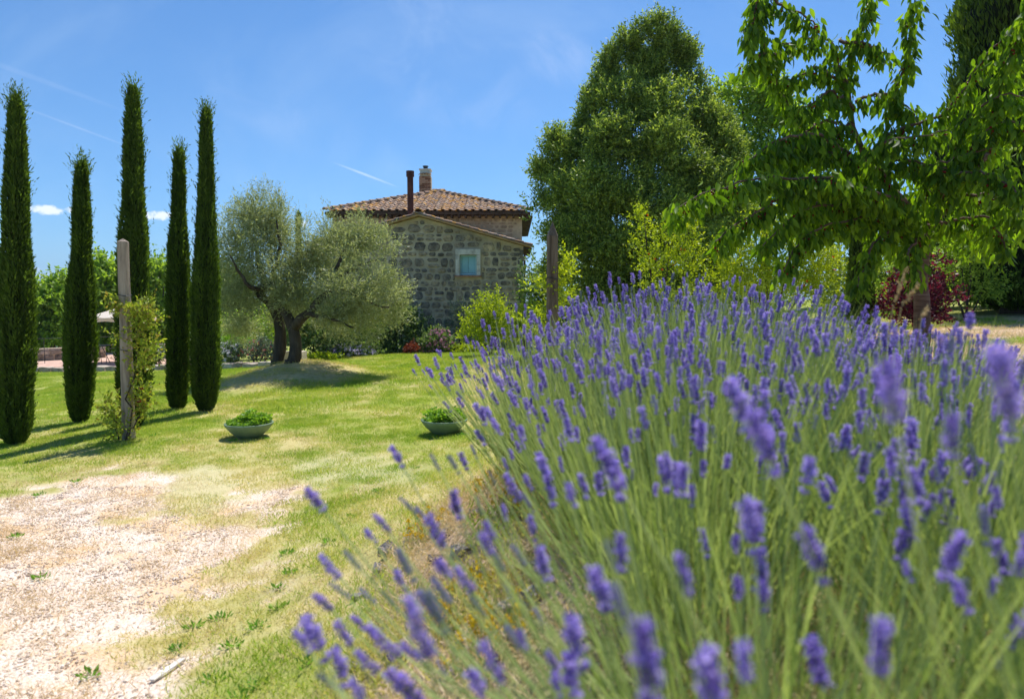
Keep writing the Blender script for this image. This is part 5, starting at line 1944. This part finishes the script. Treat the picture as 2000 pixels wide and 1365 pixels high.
# leafy weeds
wp = [(150, 942), (78, 968), (560, 1083), (430, 1210), (345, 1272), (378, 1225), (540, 1150), (545, 1190), (570, 1120), (450, 1265), (180, 1322), (505, 1225), (600, 1300), (640, 1060), (420, 1330), (470, 1365), (690, 1010), (740, 960), (810, 915), (500, 1345),
      (230, 858), (300, 852), (455, 862), (520, 858), (845, 855), (905, 850), (30, 1050), (80, 1130)]
spots = ['at the upper edge of the gravel, below the second cypress', 'at the far left of the upper gravel edge', 'where the gravel tongue meets the lawn, at its right edge', 'at the lower right edge of the gravel, upper of a pair',
         'on the gravel just above the pale stone splinter', 'above and right of the weed over the stone splinter', 'in the turf right of the gravel, uppermost of three', 'in the turf right of the gravel, middle of three',
         'in the turf right of the gravel, nearest the lavender bank', 'in the turf below the lower right gravel edge', 'alone on the bare gravel near the bottom of the picture', 'in the dry turf between stone splinter and lavender',
         'under the lowest left lavender heads', 'below the left grey blue lavender buds', 'at the bottom edge, right of the stone splinter', 'at the very bottom, nearest weed in the lawn', 'at the foot of the lavender bank beside the largest rock',
         'in the pale dry turf below the gap between the bowls', 'in the lawn just below the right bowl', 'near the bottom edge beside the nearest lawn weed', 'at the left foot of the rose post', 'at the right foot of the rose post',
         'at the left foot of the left bowl', 'at the right foot of the left bowl', 'at the left foot of the right bowl', 'at the right foot of the right bowl', 'at the left picture edge on the upper gravel', 'alone in the middle of the left gravel']
for i, (a, b) in enumerate(wp):
    c = hit(a, b)
    nn = 40
    th_ = rng.random(nn) * 6.28
    rr_ = rng.random(nn) * .05
    base = np.stack([c[0] + rr_ * np.cos(th_), c[1] + rr_ * np.sin(th_), np.full(nn, c[2] + .005)], 1)
    ax = unit(np.stack([np.cos(th_), np.sin(th_), rng.uniform(.3, 1.8, nn)], 1))
    L = rng.uniform(.012, .042, nn)
    o = part('weed', leaf_quads(base, ax, L, L * .35, bend=.1), quad_faces(nn), M['weed_leaf'], rnd=rng.random(nn))
    tag(o, 'small green leafy weed ' + spots[i], 'weed', 'green weeds in the lawn and gravel')

# broken strip of pale stone lying on the gravel
c = hit(328, 1312)
V, Fc = rock_block(.20, .032, .012, .25)
Rm = np.array(Matrix.Rotation(math.atan2(1.1, .35), 3, 'Z'))
o = part('pale_splinter', V @ Rm.T + c + [0, 0, .012], Fc, M['paint_white'])
tag(o, 'pale splinter of stone lying on the gravel edge', 'stone splinter')

# rocks holding the lavender bank
rk = [(760, 1085, .10), (800, 1060, .08), (740, 1120, .07), (870, 1050, .09), (900, 1085, .08), (930, 1010, .07), (850, 1100, .06), (700, 1170, .05), (985, 960, .06), (960, 1075, .07), (930, 1130, .06), (1040, 1175, .08), (990, 1200, .06), (870, 1180, .05), (820, 1020, .05),
      (780, 1290, .06), (740, 1240, .05), (900, 1260, .05), (700, 1310, .05), (1060, 1120, .07), (880, 1330, .05), (960, 1300, .06)]
rspot = ['largest of all, at the lawn edge of the lavender bank', 'just above and right of the largest rock', 'just below the largest rock at the lawn edge', 'large, high on the bank between two stonecrop clumps', 'on the bank right of the large high rock',
         'high on the bank below the topmost stonecrop', 'in the middle of the bank under the budding heads', 'small, low at the lawn edge of the bank', 'topmost on the bank, beside the lavender stems', 'large one half hidden by lavender stems',
         'under the stems below the half hidden rock', 'deep under the lavender stems, rightmost but one', 'under the stems left of the deepest rock', 'small, in the straw at the middle of the bank', 'small, above the largest rock near the turf',
         'in the straw near the bottom, left of the stonecrop', 'small, at the turf edge above the bottom rocks', 'small, beside the low stonecrop', 'small, lowest at the left of the bank', 'rightmost, among the green lavender stems', 'small, nearest the bottom edge', 'by the lowest stonecrop clump']
for i, (a, b, s) in enumerate(rk):
    c = hit(a, b)
    V = np.array(ico) * [1, .8, .6] * (1 + rng.normal(size=(len(ico), 1)) * .28)
    Rm = np.array(Matrix.Rotation(random.random() * 6, 3, 'Z'))
    o = part('rock', (V * s * .75) @ Rm.T + c + [0, 0, s * .25], icf, M['rock'])
    mod = o.modifiers.new('round', 'SUBSURF')
    mod.levels = mod.render_levels = 1
    mod.subdivision_type = 'SIMPLE'
    tag(o, 'grey rock ' + rspot[i], 'rock', 'grey rocks on the lavender bank')

# yellow stonecrop on the bank
for i, (a, b, lab) in enumerate([(965, 965, 'highest clump of yellow stonecrop beside the lavender stems'), (830, 1060, 'yellow stonecrop clump among the grey rocks'), (885, 1235, 'yellow stonecrop low on the bank, under purple heads'),
                                 (960, 1290, 'yellow stonecrop clump near the bottom of the picture'), (1000, 1010, 'yellow stonecrop just right of the highest clump')]):
    c = hit(a, b)
    root = empty('stonecrop_plant', c, lab, 'flowering plant', 'yellow stonecrop on the bank')
    nn = 60
    th_ = rng.random(nn) * 6.28
    rr_ = np.sqrt(rng.random(nn)) * .12
    base = np.stack([c[0] + rr_ * np.cos(th_), c[1] + rr_ * np.sin(th_), T(c[0] + rr_ * np.cos(th_), c[1] + rr_ * np.sin(th_))], 1)
    tips = base + np.stack([rng.normal(size=nn) * .02, rng.normal(size=nn) * .02, rng.uniform(.06, .14, nn)], 1)
    mb = MB()
    for k_ in range(nn):
        mb.tube([base[k_], tips[k_]], .0016, 3, cap=False)
    mb.build('stems', M['lav_leaf'], root, kind='stuff')
    leaf_part('leaves', twig_leaves(base, unit(tips - base), .07, 8, .014, .005, .9), M['lav_leaf'], root, kind='stuff')
    ft = np.repeat(tips[::2], 12, 0)
    leaf_part('blossoms', leaf_quads(ft + rng.normal(size=ft.shape) * .006, unit(rng.normal(size=ft.shape) + [0, 0, .8]), .015, .011), M['petal_yellow'], root, kind='stuff')

# ------------------------------------------------------------------ lavender
def spike(kind, seed):
    """one lavender flower head along +z, 1 unit = its length"""
    r_ = np.random.default_rng(seed)
    V1, V2 = [], []
    nw = r_.integers(7, 10)
    lead = 0 if r_.random() < .5 else .16
    for wv in range(nw):
        u = (wv + .3) / nw
        if wv > 0:
            u = u * (1 - lead) + lead
        rad_ = .105 * (1 - .55 * abs(u - .45) ** 1.5 * 2) * (1.0 if kind == 'open' else 1.05)
        k_ = r_.integers(7, 10)
        for j in range(k_):
            a = 2 * math.pi * (j + r_.random() * .6) / k_ + wv
            dr = np.array([math.cos(a), math.sin(a), 0])
            b = dr * rad_ * .25 + np.array([0, 0, u])
            ax = unit(dr * r_.uniform(.6, 1.0) + np.array([0, 0, r_.uniform(.8, 1.4)]))
            L = r_.uniform(.12, .16) * (1 if kind == 'open' else .95)
            wd = L * (.42 if kind == 'open' else .6)
            s = unit(np.cross(ax, [0, 0, 1.0]))
            nn_ = np.cross(ax, s)
            for q1, q2 in ((s, nn_),):
                V1.append([b, b + ax * L * .5 + q1 * wd * .5, b + ax * L, b + ax * L * .5 - q1 * wd * .5])
                V1.append([b, b + ax * L * .5 + q2 * wd * .5, b + ax * L, b + ax * L * .5 - q2 * wd * .5])
            if kind == 'open' and r_.random() < .52:
                e = b + ax * L * .9
                for _ in range(3):
                    d_ = unit(ax * .6 + r_.normal(size=3) * .8)
                    s2 = unit(np.cross(d_, r_.normal(size=3)))
                    l2 = r_.uniform(.07, .11)
                    V2.append([e, e + d_ * l2 * .6 + s2 * l2 * .45, e + d_ * l2, e + d_ * l2 * .6 - s2 * l2 * .45])
    V = np.array(V1 + V2).reshape(-1, 3)
    n = len(V) // 4
    me = make_mesh('flower_spike', V, quad_faces(n), M['lav_calyx' if kind == 'open' else 'lav_bud'], rnd=r_.random(n))
    me.materials.append(M['lav_petal'])
    mi = np.zeros(n, np.int32)
    mi[len(V1):] = 1
    me.polygons.foreach_set('material_index', mi)
    return me


OPEN = [spike('open', i) for i in range(8)]
BUD = [spike('bud', 40 + i) for i in range(4)]


def bez(a, b, c, n):
    u = np.linspace(0, 1, n)[:, None]
    return a * (1 - u) ** 2 + 2 * b * u * (1 - u) + c * u * u


def lavender(x, y, nsp, hgt, spread_, label, budf=.05, bias=(0, 0), extra=None, lav_size=.043, fbud=.72):
    b = np.array([x, y, t1(x, y)])
    root = empty('lavender_plant', b, label, 'lavender', 'lavender bushes along the bank')
    V, Fc, rn = [], [], []
    off = 0
    heads = []
    tips = []
    for i in range(nsp):
        a = random.random() * 2 * math.pi
        q_ = math.sqrt(random.random())
        tilt = q_ * spread_
        L = hgt * random.uniform(.82, 1.06) * (1 - .1 * q_)
        d = np.array([math.cos(a) * math.sin(tilt) + bias[0] * .4, math.sin(a) * math.sin(tilt) + bias[1] * .4, math.cos(tilt)])
        d = d / np.linalg.norm(d)
        s = b + np.array([math.cos(a) * q_ * .16, math.sin(a) * q_ * .16, 0])
        tip = s + d * L
        tips.append((s, tip))
    for e in (extra or []):
        tips.append((b + rng.normal(size=3) * [.05, .05, 0], np.array(e[:3])))
    for i, (s, tip) in enumerate(tips):
        forced = i >= nsp
        dist = math.hypot(tip[0], tip[1])
        if dist < (.36 if not forced else .3):
            continue
        vx, vy, vd = proj(tip[0], tip[1], tip[2])
        # keep the view's left side open where the photograph shows lawn
        if not forced and vd < 1.3 and vx < 1020 - 40 * max(0, (vy - 1000) / 300):
            continue
        dl = tip - s
        mid = s + np.array([dl[0] * .72, dl[1] * .72, dl[2] * .42])
        if forced:
            mid[2] = s[2] + dl[2] * .42
            mid[:2] = s[:2] + dl[:2] * .72
        c = bez(s, mid, tip, 5)
        w_ = .0016
        dr = unit(np.diff(c, axis=0))
        side = unit(np.cross(dr, np.array([0.3, 1, .1])))
        side = np.vstack([side, side[-1:]])
        nn_ = unit(np.cross(np.vstack([dr, dr[-1:]]), side))
        ring = np.stack([c + side * w_, c - side * w_ * .5 + nn_ * w_ * .87, c - side * w_ * .5 - nn_ * w_ * .87], 1).reshape(-1, 3)
        V.append(ring)
        for k_ in range(4):
            for j in range(3):
                Fc.append((off + k_ * 3 + j, off + k_ * 3 + (j + 1) % 3, off + k_ * 3 + 3 + (j + 1) % 3, off + k_ * 3 + 3 + j))
        rn += [random.random()] * 12
        off += 15
        dd = unit(unit(tip - c[-2]) + rng.normal(size=3) * .10)
        heads.append((tip, dd, forced))
    part('stems', np.concatenate(V), Fc, M['lav_stem'], root, kind='stuff', rnd=rn)
    # leafless green shoots and narrow leaves low down
    ns_ = int(nsp * 5)
    a = rng.random(ns_) * 6.28
    q_ = np.sqrt(rng.random(ns_)) * .24
    sb = np.stack([b[0] + q_ * np.cos(a), b[1] + q_ * np.sin(a), T(b[0] + q_ * np.cos(a), b[1] + q_ * np.sin(a)) + rng.random(ns_) * .15], 1)
    dd = unit(np.stack([np.cos(a) * q_ * 2.2, np.sin(a) * q_ * 2.2, np.ones(ns_)], 1) + rng.normal(size=(ns_, 3)) * .18)
    LVs = twig_leaves(sb, dd, hgt * .42, 7, .042, .0042, .35)
    Lb = leaf_quads(sb, dd, hgt * rng.uniform(.45, .95, ns_), .0045)
    allv = np.concatenate([LVs, Lb])
    cc = allv.reshape(-1, 4, 3).mean(1)
    keep = np.hypot(cc[:, 0], cc[:, 1]) > .4
    leaf_part('foliage', allv.reshape(-1, 4, 3)[keep].reshape(-1, 3), M['lav_leaf'], root, kind='stuff')
    for i, (tp, dd_, forced) in enumerate(heads):
        bud = random.random() < (budf if not forced else fbud)
        me = random.choice(BUD if bud else OPEN)
        L = lav_size * random.uniform(.6, 1.45) * (1.0 if not bud else .9)
        q_ = Vector(dd_).to_track_quat('Z', 'Y').to_euler()
        o = place('flower_spike', me, root, tp - dd_ * L * (.6 if forced else .1), q_, (L * random.uniform(.95, 1.3), L * random.uniform(.95, 1.3), L))
    return root


def tips_at(lst):
    return [P(a, b, d) for a, b, d in lst]


LVD = 'bush of purple lavender, '
far_ = [(.30, 4.1, 'farthest, at the left end of the row by the pointed post'), (.78, 4.0, 'back row, left of the crest'), (1.28, 4.0, 'back row at the crest before the pomegranates'),
        (1.75, 3.8, 'back row under the tips of the cherry branches'), (2.25, 3.6, 'back row below the young cypress'), (.24, 3.3, 'leaning out over the lawn edge at mid distance'), (.70, 3.2, 'mid row, left of centre'),
        (1.20, 3.1, 'mid row, full and tall in the middle'), (1.68, 2.9, 'mid row, in front of the cherry trunk'), (.42, 2.5, 'left flank of the row, spilling toward the right bowl'), (.75, 2.4, 'third from the camera along the left flank')]
for x, y, lb in far_:
    lavender(x, y, 170, (.46 if x > 2 else .54) if x > 1.5 else (.70 if y == 3.1 else .85 if y == 4.0 else .80 if y > 3 else .74), .72 if x > .5 else .88, LVD + lb, .12, lav_size=.041, bias=(-.04, 0) if x < .45 else (0, 0))
for x, y, n_, h_, lb in [(1.22, 2.15, 110, .64, 'middle of the row, right of centre'), (.48, 1.7, 140, .72, 'near left flank, stems fanning over the bank'), (.98, 1.5, 125, .67, 'near middle of the row'), (1.55, 1.55, 60, .60, 'near right, dry ground showing behind'),
                         (2.1, 1.9, 40, .55, 'sparse one at the right edge of the picture')]:
    lavender(x, y, n_, h_, .70, LVD + lb, .14, lav_size=.041)
lavender(.42, 1.05, 62, .68, .72, LVD + 'close to the camera with budding stems reaching left over the lawn', .08,
         extra=tips_at([(775, 890, 1.25), (848, 900, 1.2), (885, 905, 1.2), (615, 975, 1.05), (795, 985, 1.25), (745, 1020, 1.0), (722, 1045, 1.1), (685, 1090, .85), (642, 1105, 1.0), (630, 1175, .95), (850, 1035, .95), (890, 985, 1.05), (925, 880, 1.5), (790, 1100, .9), (865, 1110, .85), (950, 1060, .8), (715, 1160, 1.0), (700, 1215, 1.0), (820, 1000, 1.2), (935, 985, 1.2), (985, 1000, 1.1),
                           (955, 1035, .95), (970, 1090, .9), (905, 1130, .95), (780, 1130, 1.0), (860, 1150, .9), (835, 1180, .85), (760, 1170, 1.05), (660, 1150, 1.1), (930, 1180, .9), (990, 1150, 1.0), (1010, 1080, 1.0), (1040, 1030, 1.1), (1000, 950, 1.3),
                           (960, 930, 1.4), (905, 900, 1.5), (1030, 980, 1.2), (1060, 1100, .9), (745, 1250, .9), (800, 1270, .85), (860, 1300, .85), (715, 1290, .85), (1000, 1240, .85), (1050, 1200, .9), (640, 1330, .85), (930, 1330, .8), (790, 1340, .8), (1080, 1290, .8)], ), fbud=.5)
lavender(.95, .92, 66, .66, .66, LVD + 'close, tall heads over the right half', .06)
lavender(1.35, 1.0, 28, .62, .6, LVD + 'close to the camera at the lower right edge', .06)
lavender(.34, .62, 22, .64, .6, LVD + 'nearest of all, large blurred heads at the bottom', .1,
         extra=tips_at([(590, 1250, .80), (612, 1240, .86), (665, 1300, .82), (670, 1235, .9), (700, 1350, .75), (960, 1290, .62), (850, 1190, .62), (815, 1220, .6), (1210, 1180, .46), (1190, 1080, .55), (1260, 1290, .45), (1335, 1120, .6), (1395, 1350, .5), (1590, 1080, .62), (1720, 1260, .5)]), lav_size=.049, fbud=.25)
lavender(.72, .55, 14, .68, .5, LVD + 'close one whose big heads cross the right of the picture', .03,
         extra=tips_at([(1740, 760, .50), (1960, 740, .46), (1490, 860, .62), (1860, 850, .6), (1445, 790, .75), (1185, 900, .8)]), lav_size=.052, fbud=0)
# wild oat heads in the lavender
for i, (a, b, c_, d_, lab) in enumerate([(1745, 595, 1770, 530, 'tan grass seed head, leftmost of three, before the smoke bush'), (1760, 600, 1795, 555, 'tan grass seed head in the middle, before the smoke bush'), (1800, 620, 1812, 600, 'short tan grass seed head before the cherry trunk')]):
    p0, p1 = P(a, b, 1.9), P(c_, d_, 1.95)
    root = empty('grass_seed_head', (p0[0], p0[1], t1(p0[0], p0[1])), lab, 'grass head', 'tan seed heads above the lavender')
    gb = np.array([p0[0] - .05, p0[1], t1(p0[0], p0[1])])
    MB().tube([gb, (gb + p0) / 2 + [-.02, 0, .03], p0], .0015, 4).build('stem', M['straw'], root)
    dv = unit(p1 - p0)
    n = 70
    u = rng.random(n)
    pp = p0 + (p1 - p0) * u[:, None] + rng.normal(size=(n, 3)) * .0025
    leaf_part('seeds', leaf_quads(pp, unit(dv + rng.normal(size=(n, 3)) * .3), .014, .005), M['straw'], root)
